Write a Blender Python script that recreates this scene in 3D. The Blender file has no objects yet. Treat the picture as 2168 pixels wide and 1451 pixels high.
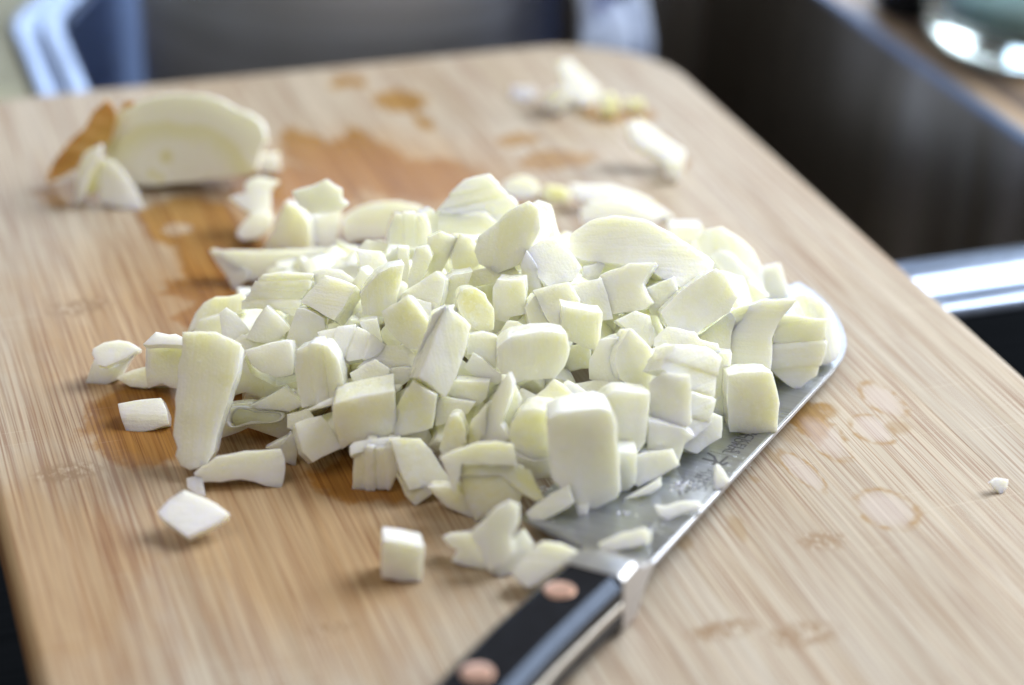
import bpy, bmesh, math, random
from mathutils import Vector, Matrix, noise
scene = bpy.context.scene
COL = scene.collection
S = 0.01                                    # everything below is written in centimetres
random.seed(7)
R = math.radians

# ------------------------------------------------------------------ camera
PW, PH, FPX = 2168.0, 1451.0, 4593.0        # photograph size and focal length in pixels
PITCH, ROLL, DIST = R(28), R(1.5), 69.0
fw = Vector((0, math.cos(PITCH), -math.sin(PITCH)))
r0 = Vector((1, 0, 0)); u0 = r0.cross(fw)
CR = r0*math.cos(ROLL) + u0*math.sin(ROLL)
CU = -r0*math.sin(ROLL) + u0*math.cos(ROLL)
CP = -fw*DIST
cam = bpy.data.cameras.new('camera'); co = bpy.data.objects.new('camera', cam); COL.objects.link(co)
m = Matrix((CR, CU, -fw)).transposed().to_4x4(); m.translation = CP*S
co.matrix_world = m
cam.sensor_width = 23.6; cam.lens = 23.6*FPX/PW
cam.clip_start = 0.02; cam.clip_end = 20
cam.dof.use_dof = True; cam.dof.focus_distance = 0.635; cam.dof.aperture_fstop = 2.7
cam.dof.aperture_blades = 9
scene.camera = co
scene.cycles.max_bounces = 16; scene.cycles.diffuse_bounces = 10; scene.cycles.glossy_bounces = 6; scene.cycles.transmission_bounces = 10
scene.view_settings.view_transform = 'Standard'; scene.view_settings.look = 'None'
scene.view_settings.exposure = 0.10; scene.view_settings.gamma = 1.0
# ------------------------------------------------------------------ room light
world = bpy.data.worlds.new('World'); scene.world = world; world.use_nodes = True
bg = world.node_tree.nodes['Background']
bg.inputs[0].default_value = (1.0, 0.93, 0.84, 1); bg.inputs[1].default_value = 0.14
def area(name, loc, target, w, h, power, col):
    L = bpy.data.lights.new(name, 'AREA'); L.shape = 'RECTANGLE'; L.size = w*S; L.size_y = h*S
    L.energy = power; L.color = col
    o = bpy.data.objects.new(name, L); COL.objects.link(o)
    o.location = Vector(loc)*S
    o.rotation_euler = (Vector(target)-Vector(loc)).to_track_quat('-Z', 'Y').to_euler()
    return o
area('window_light', (98, 64, 94), (0, 0, 0), 95, 115, 47, (0.88, 0.94, 1.0))
area('back_window_light', (0, 190, 58), (0, 0, 0), 170, 38, 14.0, (0.66, 0.80, 1.0))
area('front_fill_light', (-70, -60, 130), (0, 0, 0), 110, 110, 7.0, (1.0, 0.93, 0.82))  # soft warm fill added for the front faces, no actual lamp

# ------------------------------------------------------------------ projection helpers
def ray(x, y): return fw + CR*((x-PW/2)/FPX) - CU*((y-PH/2)/FPX)
def at(x, y, z=0.0):
    d = ray(x, y); return CP + d*((z-CP.z)/d.z)
def on_plane(x, y, P, n):
    d = ray(x, y); return CP + d*((P-CP).dot(n)/d.dot(n))
YAW = R(19.7)
BU = Vector((math.cos(YAW), math.sin(YAW), 0)); BV = Vector((-math.sin(YAW), math.cos(YAW), 0))
def bf(x, y, z=0.0):
    p = at(x, y, z); return (p.dot(BU), p.dot(BV))

# ------------------------------------------------------------------ object helpers
def props(o, label=None, cat=None, group=None, kind=None):
    if label: o['label'] = label
    if cat: o['category'] = cat
    if group: o['group'] = group
    if kind: o['kind'] = kind
    return o
def link_mesh(name, bm, mat, parent=None, smooth=True, M=None, wn=True, color=None):
    me = bpy.data.meshes.new(name)
    bm.normal_update()
    for f in bm.faces: f.smooth = smooth
    bmesh.ops.scale(bm, vec=(S, S, S), verts=bm.verts)
    bm.to_mesh(me); bm.free()
    if mat: me.materials.append(mat)
    o = bpy.data.objects.new(name, me); COL.objects.link(o)
    if M is not None:
        MM = M.copy(); MM.translation = MM.translation*S; o.matrix_world = MM
    if parent: o.parent = parent
    if smooth and wn:
        w = o.modifiers.new('wn', 'WEIGHTED_NORMAL'); w.weight = 80
    if color: o.color = color
    return o
def empty(name, M=None):
    o = bpy.data.objects.new(name, None); COL.objects.link(o); o.empty_display_size = 0.01
    if M is not None:
        MM = M.copy(); MM.translation = MM.translation*S; o.matrix_world = MM
    return o
def bm_prism(pts, z0, z1):
    bm = bmesh.new()
    a = [bm.verts.new((x, y, z0)) for x, y in pts]; b = [bm.verts.new((x, y, z1)) for x, y in pts]
    bm.faces.new(a[::-1]); bm.faces.new(b)
    n = len(pts)
    for i in range(n): bm.faces.new((a[i], a[(i+1) % n], b[(i+1) % n], b[i]))
    bmesh.ops.recalc_face_normals(bm, faces=bm.faces)
    return bm
def bevel_all(bm, off, seg=2, ang=25):
    es = [e for e in bm.edges if len(e.link_faces) == 2 and e.calc_face_angle(0) > R(ang)]
    try: bmesh.ops.bevel(bm, geom=es, offset=off, segments=seg, profile=0.6, affect='EDGES', clamp_overlap=True)
    except Exception: pass
def bm_box(x0, x1, y0, y1, z0, z1, bev=0.0):
    bm = bm_prism([(x0, y0), (x1, y0), (x1, y1), (x0, y1)], z0, z1)
    if bev: bevel_all(bm, bev)
    return bm
def bm_loft(rings, cap0=True, cap1=True):
    bm = bmesh.new(); vs = [[bm.verts.new(p) for p in r] for r in rings]; n = len(rings[0])
    for a, b in zip(vs, vs[1:]):
        for i in range(n): bm.faces.new((a[i], a[(i+1) % n], b[(i+1) % n], b[i]))
    if cap0: bm.faces.new(vs[0][::-1])
    if cap1: bm.faces.new(vs[-1])
    bmesh.ops.recalc_face_normals(bm, faces=bm.faces)
    return bm
def lathe(prof, n=48, cx=0, cy=0):
    return [[(cx+r*math.cos(2*math.pi*i/n), cy+r*math.sin(2*math.pi*i/n), z) for i in range(n)] for r, z in prof]

# ------------------------------------------------------------------ node helpers
class NT:
    def __init__(s, name):
        s.m = bpy.data.materials.new(name); s.m.use_nodes = True; s.t = s.m.node_tree
        s.p = s.t.nodes['Principled BSDF']
    def n(s, typ, **kw):
        x = s.t.nodes.new(typ)
        for k, v in kw.items(): setattr(x, k, v)
        return x
    def l(s, a, b): s.t.links.new(a, b)
    def math(s, op, a, b=None, c=None, clamp=False):
        x = s.n('ShaderNodeMath', operation=op); x.use_clamp = clamp
        for i, v in enumerate((a, b, c)):
            if v is None: continue
            if isinstance(v, (int, float)): x.inputs[i].default_value = v
            else: s.l(v, x.inputs[i])
        return x.outputs[0]
    def ramp(s, v, pts):
        x = s.n('ShaderNodeValToRGB'); e = x.color_ramp.elements
        while len(e) < len(pts): e.new(0.5)
        for q, (p, c) in zip(e, pts):
            q.position = p; q.color = (c, c, c, 1) if isinstance(c, (int, float)) else (*c, 1)
        s.l(v, x.inputs[0]); return x.outputs[0]
    def mix(s, f, a, b, blend='MIX'):
        x = s.n('ShaderNodeMix', data_type='RGBA', blend_type=blend)
        for i, v in ((0, f), (6, a), (7, b)):
            if isinstance(v, (int, float)): x.inputs[i].default_value = v
            elif isinstance(v, tuple): x.inputs[i].default_value = (*v, 1)
            else: s.l(v, x.inputs[i])
        return x.outputs[2]
    def mapping(s, vec, scale=(1, 1, 1), loc=(0, 0, 0), rot=(0, 0, 0), typ='POINT'):
        x = s.n('ShaderNodeMapping', vector_type=typ)
        x.inputs['Scale'].default_value = scale; x.inputs['Location'].default_value = loc; x.inputs['Rotation'].default_value = rot
        s.l(vec, x.inputs[0]); return x.outputs[0]
    def noise(s, vec, scale, detail=2, rough=0.5, out=0):
        x = s.n('ShaderNodeTexNoise'); x.inputs['Scale'].default_value = scale
        x.inputs['Detail'].default_value = detail; x.inputs['Roughness'].default_value = rough
        if vec is not None: s.l(vec, x.inputs['Vector'])
        return x.outputs[out]
    def bump(s, h, strength, dist, nrm=None):
        x = s.n('ShaderNodeBump'); x.inputs['Strength'].default_value = strength; x.inputs['Distance'].default_value = dist
        s.l(h, x.inputs['Height'])
        if nrm is not None: s.l(nrm, x.inputs['Normal'])
        return x.outputs[0]
    def set(s, **kw):
        for k, v in kw.items():
            i = s.p.inputs[k.replace('_', ' ')]
            if isinstance(v, (int, float)): i.default_value = v
            elif isinstance(v, tuple): i.default_value = (*v, 1) if len(v) == 3 and i.type == 'RGBA' else v
            else: s.l(v, i)
        return s.m

def plain(name, col, rough=0.5, metal=0.0, **kw):
    t = NT(name); tc = t.n('ShaderNodeTexCoord').outputs['Object']
    v = t.noise(tc, 60, 3)
    c = t.mix(1.0, col, t.ramp(v, [(0.3, 0.82), (0.7, 1.1)]), 'MULTIPLY')
    return t.set(Base_Color=c, Roughness=rough, Metallic=metal, **kw)

# onion flesh: stripes run along local X or Y, or none
def onion_mat(name, axis, amp=0.15, sss=0.9, trans=0.0, scl=0.0065):
    t = NT(name); tc = t.n('ShaderNodeTexCoord').outputs['Object']; oi = t.n('ShaderNodeObjectInfo')
    off = t.n('ShaderNodeVectorMath', operation='ADD')
    rv = t.n('ShaderNodeVectorMath', operation='SCALE'); rv.inputs[0].default_value = (1.3, 2.1, 0.7)
    t.l(oi.outputs['Random'], rv.inputs['Scale']); t.l(tc, off.inputs[0]); t.l(rv.outputs[0], off.inputs[1])
    p = off.outputs[0]
    sc = {'x': (60, 900, 900), 'y': (900, 60, 900), 'n': (260, 260, 260)}[axis]
    fib = t.noise(t.mapping(p, sc), 1.0, 3, 0.55)
    band = t.noise(t.mapping(p, tuple(q*0.28 for q in sc)), 1.0, 2, 0.4)
    blot = t.noise(t.mapping(p, tuple(140 if q > 100 else 70 for q in sc)), 1.0, 3, 0.55)
    grain = t.noise(p, 1300, 2, 0.6)
    tint = oi.outputs['Color']
    c = t.mix(1.0, tint, (0.99, 0.985, 0.905), 'MULTIPLY')                      # clear, juicy flesh
    c = t.mix(t.ramp(blot, [(0.32, 0.0), (0.72, 0.75)]), c, (0.985, 0.99, 0.96))  # drier, whiter patches
    c = t.mix(t.math('MULTIPLY', t.ramp(band, [(0.44, 0.0), (0.56, 1.0)]), amp), c, (0.86, 0.85, 0.50))
    c = t.mix(t.math('MULTIPLY', t.ramp(fib, [(0.35, 1.0), (0.48, 0.0)]), 0.35), c, (0.98, 0.985, 0.97))
    c = t.mix(t.math('MULTIPLY', t.ramp(grain, [(0.56, 0.0), (0.68, 1.0)]), 0.5), c, (1.0, 1.0, 1.0))
    h = t.math('ADD', t.math('MULTIPLY', grain, 0.75), t.math('MULTIPLY', fib, 1.0))
    h = t.math('ADD', h, t.math('MULTIPLY', band, 1.6)); h = t.math('ADD', h, t.math('MULTIPLY', t.noise(p, 330, 2), 0.4))
    nb = t.bump(h, 0.5, 0.0004)
    rr = t.math('ADD', t.ramp(blot, [(0.35, 0.20), (0.65, 0.46)]), t.math('MULTIPLY', grain, 0.1))
    m = t.set(Base_Color=c, Roughness=rr, Normal=nb, Subsurface_Weight=sss, Transmission_Weight=trans, IOR=1.36, Subsurface_Scale=scl,
              Subsurface_Radius=(1.0, 0.95, 0.5), Specular_IOR_Level=0.5, Coat_Weight=0.8, Coat_Roughness=0.08, Coat_Normal=nb)
    return m
ON = {'x': onion_mat('onion_flesh_fibres_across', 'x'), 'y': onion_mat('onion_flesh_fibres_along', 'y'),
      'n': onion_mat('onion_flesh_cut', 'n', 0.12)}
TINT = {'w': (0.96, 0.955, 0.88, 1), 'g': (0.945, 0.938, 0.77, 1), 'y': (0.92, 0.87, 0.42, 1), 'b': (0.967, 0.97, 0.948, 1),
        'c': (0.957, 0.952, 0.88, 1), 'k': (0.74, 0.60, 0.24, 1), 't': (0.91, 0.88, 0.72, 1)}

def steel_mat(name, base, rough, brush=(4, 900, 900), metal=1.0, bump=0.08):
    t = NT(name); tc = t.n('ShaderNodeTexCoord').outputs['Object']
    f = t.noise(t.mapping(tc, brush), 1.0, 3, 0.6); g = t.noise(tc, 25, 3)
    c = t.mix(1.0, base, t.ramp(f, [(0.3, 0.85), (0.7, 1.1)]), 'MULTIPLY')
    r = t.math('ADD', t.math('MULTIPLY', f, 0.12), t.math('MULTIPLY', g, rough*0.5)); r = t.math('ADD', r, rough*0.6)
    return t.set(Base_Color=c, Metallic=metal, Roughness=r, Normal=t.bump(f, bump, 0.0002))
M_BLADE = steel_mat('blade_steel', (0.48, 0.50, 0.55), 0.28, (900, 6, 900))
M_SPINE = steel_mat('polished_spine_steel', (0.50, 0.51, 0.55), 0.34)
M_BOLSTER = steel_mat('bolster_steel', (0.60, 0.59, 0.60), 0.36)
def sink_steel():
    t = NT('sink_steel'); tc = t.n('ShaderNodeTexCoord').outputs['Object']
    f = t.noise(t.mapping(tc, (60, 60, 1)), 1.0, 3, 0.6); w = t.noise(t.mapping(tc, (9, 9, 1.5)), 1.0, 3, 0.6)
    c = t.mix(1.0, t.ramp(w, [(0.35, (0.17, 0.14, 0.10)), (0.5, (0.32, 0.28, 0.22)), (0.62, (0.62, 0.57, 0.52))]), t.ramp(f, [(0.3, 0.8), (0.7, 1.1)]), 'MULTIPLY')  # broad bands in the base colour stand in for vertical reflections
    return t.set(Base_Color=c, Metallic=0.95, Roughness=t.ramp(w, [(0.3, 0.42), (0.7, 0.26)]), Normal=t.bump(f, 0.08, 0.0002))
M_SINK = sink_steel()
M_POT = steel_mat('pot_steel', (0.66, 0.72, 0.88), 0.60, (6, 6, 300), metal=0.6)
M_RIM = steel_mat('sink_rim_steel', (0.31, 0.37, 0.50), 0.36, (300, 300, 300))  # blue of the reflected sky put into the rim's base colour

# ------------------------------------------------------------------ bamboo
def px_ellipse(cx, cy, rx, ry):
    """centre and radii (cm) in board coordinates for a mark seen at this pixel"""
    c0 = bf(cx, cy); a = bf(cx+rx, cy); b = bf(cx, cy-ry)
    return c0, math.dist(c0, a), math.dist(c0, b)
def bamboo():
    t = NT('bamboo'); tc = t.n('ShaderNodeTexCoord').outputs['Object']; oi = t.n('ShaderNodeObjectInfo')
    rnd = oi.outputs['Random']
    sh = t.n('ShaderNodeCombineXYZ'); t.l(t.math('MULTIPLY', rnd, 0.7), sh.inputs[1]); t.l(t.math('MULTIPLY', rnd, 0.9), sh.inputs[2])
    pv = t.n('ShaderNodeVectorMath', operation='ADD'); t.l(tc, pv.inputs[0]); t.l(sh.outputs[0], pv.inputs[1]); p = pv.outputs[0]
    wob = t.noise(t.mapping(p, (12, 5, 1)), 1.0, 2); 
    cb = t.n('ShaderNodeCombineXYZ'); t.l(t.math('MULTIPLY', wob, 0.0022), cb.inputs[0])
    p2 = t.n('ShaderNodeVectorMath', operation='ADD'); t.l(p, p2.inputs[0]); t.l(cb.outputs[0], p2.inputs[1]); q = p2.outputs[0]
    fine = t.noise(t.mapping(q, (1900, 16, 1)), 1.0, 2, 0.6)
    mid = t.noise(t.mapping(q, (800, 9, 1)), 1.0, 3, 0.55)
    wide = t.noise(t.mapping(q, (110, 6, 1)), 1.0, 3, 0.5)
    big = t.noise(t.mapping(p, (14, 9, 1)), 1.0, 3, 0.5)
    c = t.ramp(wide, [(0.25, (0.385, 0.31, 0.22)), (0.5, (0.465, 0.40, 0.31)), (0.78, (0.53, 0.485, 0.41))])
    c = t.mix(t.ramp(big, [(0.4, 0.0), (0.7, 0.45)]), c, (0.50, 0.46, 0.385))
    c = t.mix(t.math('MULTIPLY', t.ramp(mid, [(0.50, 0.0), (0.66, 1.0)]), 0.34), c, (0.35, 0.225, 0.12))
    dens = t.ramp(big, [(0.35, 1.0), (0.7, 0.45)])
    c = t.mix(t.math('MULTIPLY', t.math('MULTIPLY', t.ramp(fine, [(0.52, 0.0), (0.60, 1.0)]), 0.75), dens), c, (0.23, 0.11, 0.06))
    c = t.mix(t.math('MULTIPLY', t.ramp(fine, [(0.34, 1.0), (0.46, 0.0)]), 0.35), c, (0.72, 0.62, 0.48))
    c = t.mix(1.0, c, t.ramp(rnd, [(0.0, (0.87, 0.845, 0.835)), (1.0, (0.96, 0.94, 0.93))]), 'MULTIPLY')
    dn = t.noise(t.mapping(tc, (1, 0.55, 1)), 75, 4, 0.65, out=1)          # warps the outlines of stains
    dv = t.n('ShaderNodeVectorMath', operation='SUBTRACT'); t.l(dn, dv.inputs[0]); dv.inputs[1].default_value = (0.5, 0.5, 0.5)
    def field(specs, warp, pix=True):
        sc = t.n('ShaderNodeVectorMath', operation='SCALE'); t.l(dv.outputs[0], sc.inputs[0]); sc.inputs['Scale'].default_value = warp*S
        ad = t.n('ShaderNodeVectorMath', operation='ADD'); t.l(tc, ad.inputs[0]); t.l(sc.outputs[0], ad.inputs[1])
        best = None
        for cx, cy, rx, ry in specs:
            (u, v), a, b = px_ellipse(cx, cy, rx, ry)
            mp = t.mapping(ad.outputs[0], (1/(a*S), 1/(b*S), 0), (-u/a, -v/b, 0))
            ln = t.n('ShaderNodeVectorMath', operation='LENGTH'); t.l(mp, ln.inputs[0])
            best = ln.outputs['Value'] if best is None else t.math('MINIMUM', best, ln.outputs['Value'])
        return best
    # the left side of the board is deeper and warmer in colour
    warm_left = field([(420, 760, 520, 330), (620, 1120, 420, 300), (800, 420, 420, 170), (100, 1200, 330, 330)], 4.0)
    c = t.mix(t.ramp(warm_left, [(0.45, 0.85), (1.15, 0.0)]), c, t.mix(1.0, c, (0.93, 0.71, 0.46), 'MULTIPLY'))
    # juice soaked, darker wood
    wet = field([(400, 470, 120, 60), (500, 560, 130, 90), (620, 400, 150, 55), (760, 345, 110, 60), (900, 380, 150, 45), (420, 640, 90, 60),
                 (640, 310, 50, 45), (850, 215, 55, 26), (890, 260, 30, 20), (740, 175, 40, 12), (760, 290, 24, 30), (1300, 240, 90, 24), (1400, 320, 50, 40),
                 (1100, 300, 60, 12), (160, 410, 90, 30), (1180, 340, 90, 22), (1700, 880, 60, 55), (780, 1010, 130, 60), (300, 900, 130, 90), (560, 860, 150, 70)], 2.2)
    wm = t.ramp(wet, [(0.80, 1.0), (1.0, 0.0)])
    islands = field([(380, 486, 34, 13), (325, 535, 30, 20), (240, 480, 70, 40), (330, 650, 80, 26), (275, 575, 28, 12), (150, 660, 60, 26)], 1.4)
    im = t.ramp(islands, [(0.8, 1.0), (1.0, 0.0)])
    wm2 = t.math('MULTIPLY', wm, t.math('SUBTRACT', 1.0, t.math('MULTIPLY', im, 0.85)))
    wetc = t.mix(1.0, c, (0.74, 0.49, 0.17), 'MULTIPLY')
    c = t.mix(t.math('MULTIPLY', wm2, 0.95), c, wetc)
    # dried juice spots: pale middle, brown outline
    spots = field([(1872, 848, 42, 38), (1745, 925, 46, 50), (1850, 910, 44, 30), (1880, 1078, 66, 44), (1700, 1000, 24, 50)], 0.7)
    c = t.mix(t.math('MULTIPLY', t.ramp(spots, [(0.5, 1.0), (0.98, 0.0)]), 0.45), c, (0.53, 0.45, 0.42))
    ring = t.ramp(t.math('MULTIPLY', spots, 0.7), [(0.54, 0.0), (0.67, 1.0), (0.72, 0.6), (0.80, 0.0)])
    rn = t.ramp(t.noise(tc, 160, 3), [(0.42, 0.1), (0.60, 1.0)])
    c = t.mix(t.math('MULTIPLY', t.math('MULTIPLY', ring, rn), 1.0), c, (0.33, 0.20, 0.08))
    stain = field([(1655, 905, 22, 45), (1740, 870, 40, 22), (1900, 905, 34, 16), (1640, 960, 18, 30), (1540, 1035, 14, 10), (1590, 1010, 12, 12), (1440, 1150, 30, 26), (1560, 1120, 22, 30)], 1.0)
    c = t.mix(t.math('MULTIPLY', t.ramp(stain, [(0.5, 1.0), (1.15, 0.0)]), 0.5), c, (0.30, 0.19, 0.08))
    # bamboo nodes: short bands of squiggly dark marks across a strip
    nodes = field([(140, 1000, 90, 24), (1530, 1335, 100, 24), (1700, 1345, 100, 32), (1740, 1145, 70, 24), (170, 650, 90, 22), (1300, 1290, 60, 16), (700, 1330, 70, 14)], 0.5)
    sq = t.noise(t.mapping(q, (700, 420, 1)), 1.0, 4, 0.65)
    nm = t.math('MULTIPLY', t.ramp(nodes, [(0.5, 1.0), (1.0, 0.0)]), t.ramp(sq, [(0.44, 0.0), (0.52, 1.0)]))
    c = t.mix(t.math('MULTIPLY', nm, 0.85), c, (0.27, 0.17, 0.09))
    c = t.mix(t.math('MULTIPLY', t.math('MULTIPLY', t.ramp(nodes, [(0.5, 1.0), (1.0, 0.0)]), t.ramp(sq, [(0.36, 1.0), (0.44, 0.0)])), 0.25), c, (0.72, 0.62, 0.50))
    # knife scratches across the grain
    sm = None
    for ang, sx, sy, th_ in ((68, 12, 700, 0.735), (-40, 14, 620, 0.745), (80, 12, 800, 0.74)):
        q_ = t.noise(t.mapping(tc, (sx, sy, 1), rot=(0, 0, R(ang-90))), 1.0, 1, 0.4)
        q_ = t.ramp(q_, [(th_, 0.0), (th_+.02, 1.0)])
        sm = q_ if sm is None else t.math('MAXIMUM', sm, q_)
    sm = t.math('MULTIPLY', sm, t.ramp(t.noise(tc, 22, 2), [(0.46, 0.0), (0.66, 0.4)]))
    c = t.mix(sm, c, (0.62, 0.54, 0.42))
    h = t.math('ADD', t.math('MULTIPLY', fine, 0.5), t.math('MULTIPLY', mid, 0.5)); h = t.math('SUBTRACT', h, t.math('MULTIPLY', sm, 0.5))
    rgh = t.math('SUBTRACT', t.ramp(mid, [(0.3, 0.50), (0.7, 0.62)]), t.math('MULTIPLY', wm2, 0.12))
    return t.set(Base_Color=c, Roughness=rgh, Normal=t.bump(h, 0.35, 0.0003), Specular_IOR_Level=0.28)
M_BAM = bamboo()

# ------------------------------------------------------------------ cutting board
MB = Matrix.Rotation(YAW, 4, 'Z')
U0, U1, V0, V1 = -16.85, 14.8, -22.0, 25.5
def rrect(u0, u1, v0, v1, r, n=14):
    pts = []
    for cx, cy, a0 in ((u1-r, v1-r, 0), (u0+r, v1-r, 90), (u0+r, v0+r, 180), (u1-r, v0+r, 270)):
        for i in range(n+1):
            a = R(a0+90*i/n); pts.append((cx+r*math.cos(a), cy+r*math.sin(a)))
    return pts
board = empty('cutting_board', MB)
props(board, 'light bamboo cutting board with rounded corner, lying across the steel sink', 'cutting board')
rings = []
TH = 1.9; BR = 0.42
for ins, z in [(BR, -TH)] + [(BR*(1-math.sin(R(a))), -TH+BR*(1-math.cos(R(a)))) for a in (30, 60, 90)] + [(BR*(1-math.cos(R(a))), -BR+BR*math.sin(R(a))) for a in (0, 18, 36, 54, 72, 90)]:
    rings.append([(x, y, z) for x, y in rrect(U0+ins, U1-ins, V0+ins, V1-ins, 5.2-ins)])
for r in rings[-1:]: r[:] = [(x, y, -0.006) for x, y, z in r]
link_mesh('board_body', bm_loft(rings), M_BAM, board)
def clip(poly, nx, ny, d):                         # keep nx*x+ny*y <= d
    out = []
    for i in range(len(poly)):
        a, b = poly[i], poly[(i+1) % len(poly)]
        da = nx*a[0]+ny*a[1]-d; db = nx*b[0]+ny*b[1]-d
        if da <= 0: out.append(a)
        if da*db < 0:
            s = da/(da-db); out.append((a[0]+(b[0]-a[0])*s, a[1]+(b[1]-a[1])*s))
    return out
top = rrect(U0+BR, U1-BR, V0+BR, V1-BR, 5.2-BR)
x = U0+BR
while x < U1-BR-0.3:
    w = random.uniform(1.7, 2.3); x1 = min(x+w, U1-BR)
    if U1-BR-x1 < 0.8: x1 = U1-BR
    pl = clip(clip(top, -1, 0, -(x+0.004)), 1, 0, x1-0.004)
    if len(pl) > 2:
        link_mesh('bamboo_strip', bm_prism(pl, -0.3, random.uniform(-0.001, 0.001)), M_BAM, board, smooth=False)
    x = x1

# ------------------------------------------------------------------ knife
KO = at(1365, 1213, .85)
_T = at(1700, 855, .6); _E = at(1100, 1108, .60)
KX = (_T-KO).normalized(); KN = KX.cross(_E-KO).normalized()
if KN.z < 0: KN = -KN
KY = KN.cross(KX)
MK = Matrix((KX, KY, KN)).transposed().to_4x4(); MK.translation = KO
def kp(x, y, h=0.0):
    p = on_plane(x, y, KO+KN*h, KN)-KO; return (p.dot(KX), p.dot(KY))
knife = empty('santoku_knife', MK)
props(knife, 'santoku knife with black riveted handle, its steel blade under the onion heap', 'knife')
# blade outline: spine (y=0) drops to the tip, edge at y 4.3
spine = [(-0.3, 0.0), (3, 0), (6, 0), (9, 0), (11.5, 0.0), (13.2, 0.0), (14.4, .10), (15.3, .34), (16.2, .78), (17.1, 1.36), (18.0, 2.1), (18.7, 2.85), (19.1, 3.45)]
edge = [(18.7, 3.72), (17.2, 4.0), (14.5, 4.22), (11, 4.32), (7, 4.34), (3.5, 4.32), (1.02, 4.28)]
butt = [(0.95, 4.15), (0.1, 1.5)]
def half_t(x, y):                                   # half thickness
    return max(0.012, (0.105 - 0.0032*max(x, 0)) * (1-(max(y, 0)/4.5)**1.6))
def blade_bm():
    bm = bmesh.new(); N = 40; J = 9
    def spine_y(x):
        for (a, b), (c, d) in zip(spine, spine[1:]):
            if a <= x <= c: return b+(d-b)*(x-a)/(c-a)
        return spine[-1][1]
    def edge_y(x):
        pts = [(-0.3, 1.45), (0.05, 1.5), (0.98, 4.22), (3.5, 4.32), (7, 4.34), (11, 4.32), (14.5, 4.22), (17.2, 4.0), (18.7, 3.72), (19.1, 3.5)]
        for (a, b), (c, d) in zip(pts, pts[1:]):
            if a <= x <= c: return b+(d-b)*(x-a)/(c-a)
        return pts[-1][1]
    xs = sorted(set([-0.3, 0.05, 0.35, 0.65, 0.98, 1.2] + [1.2+i*(19.1-1.2)/N for i in range(N+1)]))
    T = []; B = []
    for xx in xs:
        s, e = spine_y(xx), edge_y(xx); rt, rb = [], []
        for j in range(J+1):
            y = s+(e-s)*j/J; h = half_t(xx, y)
            if e-y < 0.35: h = min(h, 0.012+(e-y)*0.12)
            rt.append(bm.verts.new((xx, y, h))); rb.append(bm.verts.new((xx, y, -h)))
        T.append(rt); B.append(rb)
    for i in range(len(xs)-1):
        for j in range(J):
            bm.faces.new((T[i][j], T[i+1][j], T[i+1][j+1], T[i][j+1])); bm.faces.new((B[i][j], B[i][j+1], B[i+1][j+1], B[i+1][j]))
        bm.faces.new((T[i][J], T[i+1][J], B[i+1][J], B[i][J]))
    for k in (0, len(xs)-1):
        for j in range(J): bm.faces.new((T[k][j], T[k][j+1], B[k][j+1], B[k][j]))
    bmesh.ops.recalc_face_normals(bm, faces=bm.faces)
    sp = bmesh.new(); R1, R2, R3, R4 = [], [], [], []
    for xx in xs:
        s = spine_y(xx); h = half_t(xx, s)+0.003
        R1.append(sp.verts.new((xx, s+0.05, h))); R2.append(sp.verts.new((xx, s-0.028, h*0.72)))
        R3.append(sp.verts.new((xx, s-0.028, -h*0.72))); R4.append(sp.verts.new((xx, s+0.05, -h)))
    for i in range(len(xs)-1):
        for a, b in ((R1, R2), (R2, R3), (R3, R4), (R4, R1)): sp.faces.new((a[i], a[i+1], b[i+1], b[i]))
    sp.faces.new((R1[0], R2[0], R3[0], R4[0])); sp.faces.new((R4[-1], R3[-1], R2[-1], R1[-1]))
    bmesh.ops.recalc_face_normals(sp, faces=sp.faces)
    return bm, sp
bb, sb = blade_bm()
def add_part(name, bm, mat, parent, **kw):
    o = link_mesh(name, bm, mat, None, **kw); o.parent = parent; return o
blade = add_part('blade', bb, M_BLADE, knife)
add_part('blade_spine', sb, M_SPINE, blade, smooth=False)
# handle pieces: profile in local Y (0 spine side .. 2) and Z, swept along -X
def sweep(secs, name, mat):
    bm = bm_loft(secs); bevel_all(bm, 0.03, 2, 30); return add_part(name, bm, mat, knife)
def hsec(x, y0, y1, z0, z1, ch):
    s = 1 if z1 > 0 else -1
    if s > 0: return [(x, y0, z0), (x, y1, z0), (x, y1, z1-ch*.8), (x, y1-ch*.8, z1), (x, y0+ch, z1), (x, y0, z1-ch)]
    return [(x, y0, z1), (x, y1, z1), (x, y1, z0+ch*.8), (x, y1-ch*.8, z0), (x, y0+ch, z0), (x, y0, z0+ch)]
HS = [(-1.72, -.22, 1.50), (-3, -.16, 1.62), (-5, -.10, 1.74), (-7, -.12, 1.74), (-9, -.2, 1.70), (-11, -.28, 1.9), (-12.4, -.15, 2.3)]
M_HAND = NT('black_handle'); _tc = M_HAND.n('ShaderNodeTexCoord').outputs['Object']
M_HAND = M_HAND.set(Base_Color=(0.012, 0.012, 0.014), Roughness=M_HAND.ramp(M_HAND.noise(_tc, 260, 3), [(0.3, 0.13), (0.7, 0.2)]), Specular_IOR_Level=0.22, Specular_Tint=(0.42, 0.62, 1.0))  # blue of the window reflection put into the specular tint
ht = [hsec(x, a, b, .11, .84 if x > -10 else .75, .27) for x, a, b in HS]
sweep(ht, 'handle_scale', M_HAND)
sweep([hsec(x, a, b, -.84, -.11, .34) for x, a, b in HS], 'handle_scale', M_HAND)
M_TANG = steel_mat('tang_steel', (0.62, 0.58, 0.52), 0.34)
sweep([[(x, a-.006, -.112), (x, b+.006, -.112), (x, b+.006, .112), (x, a-.006, .112)] for x, a, b in HS], 'tang', M_TANG)
M_RIV = plain('copper_rivet', (0.84, 0.50, 0.36), 0.30, 0.85)
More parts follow.
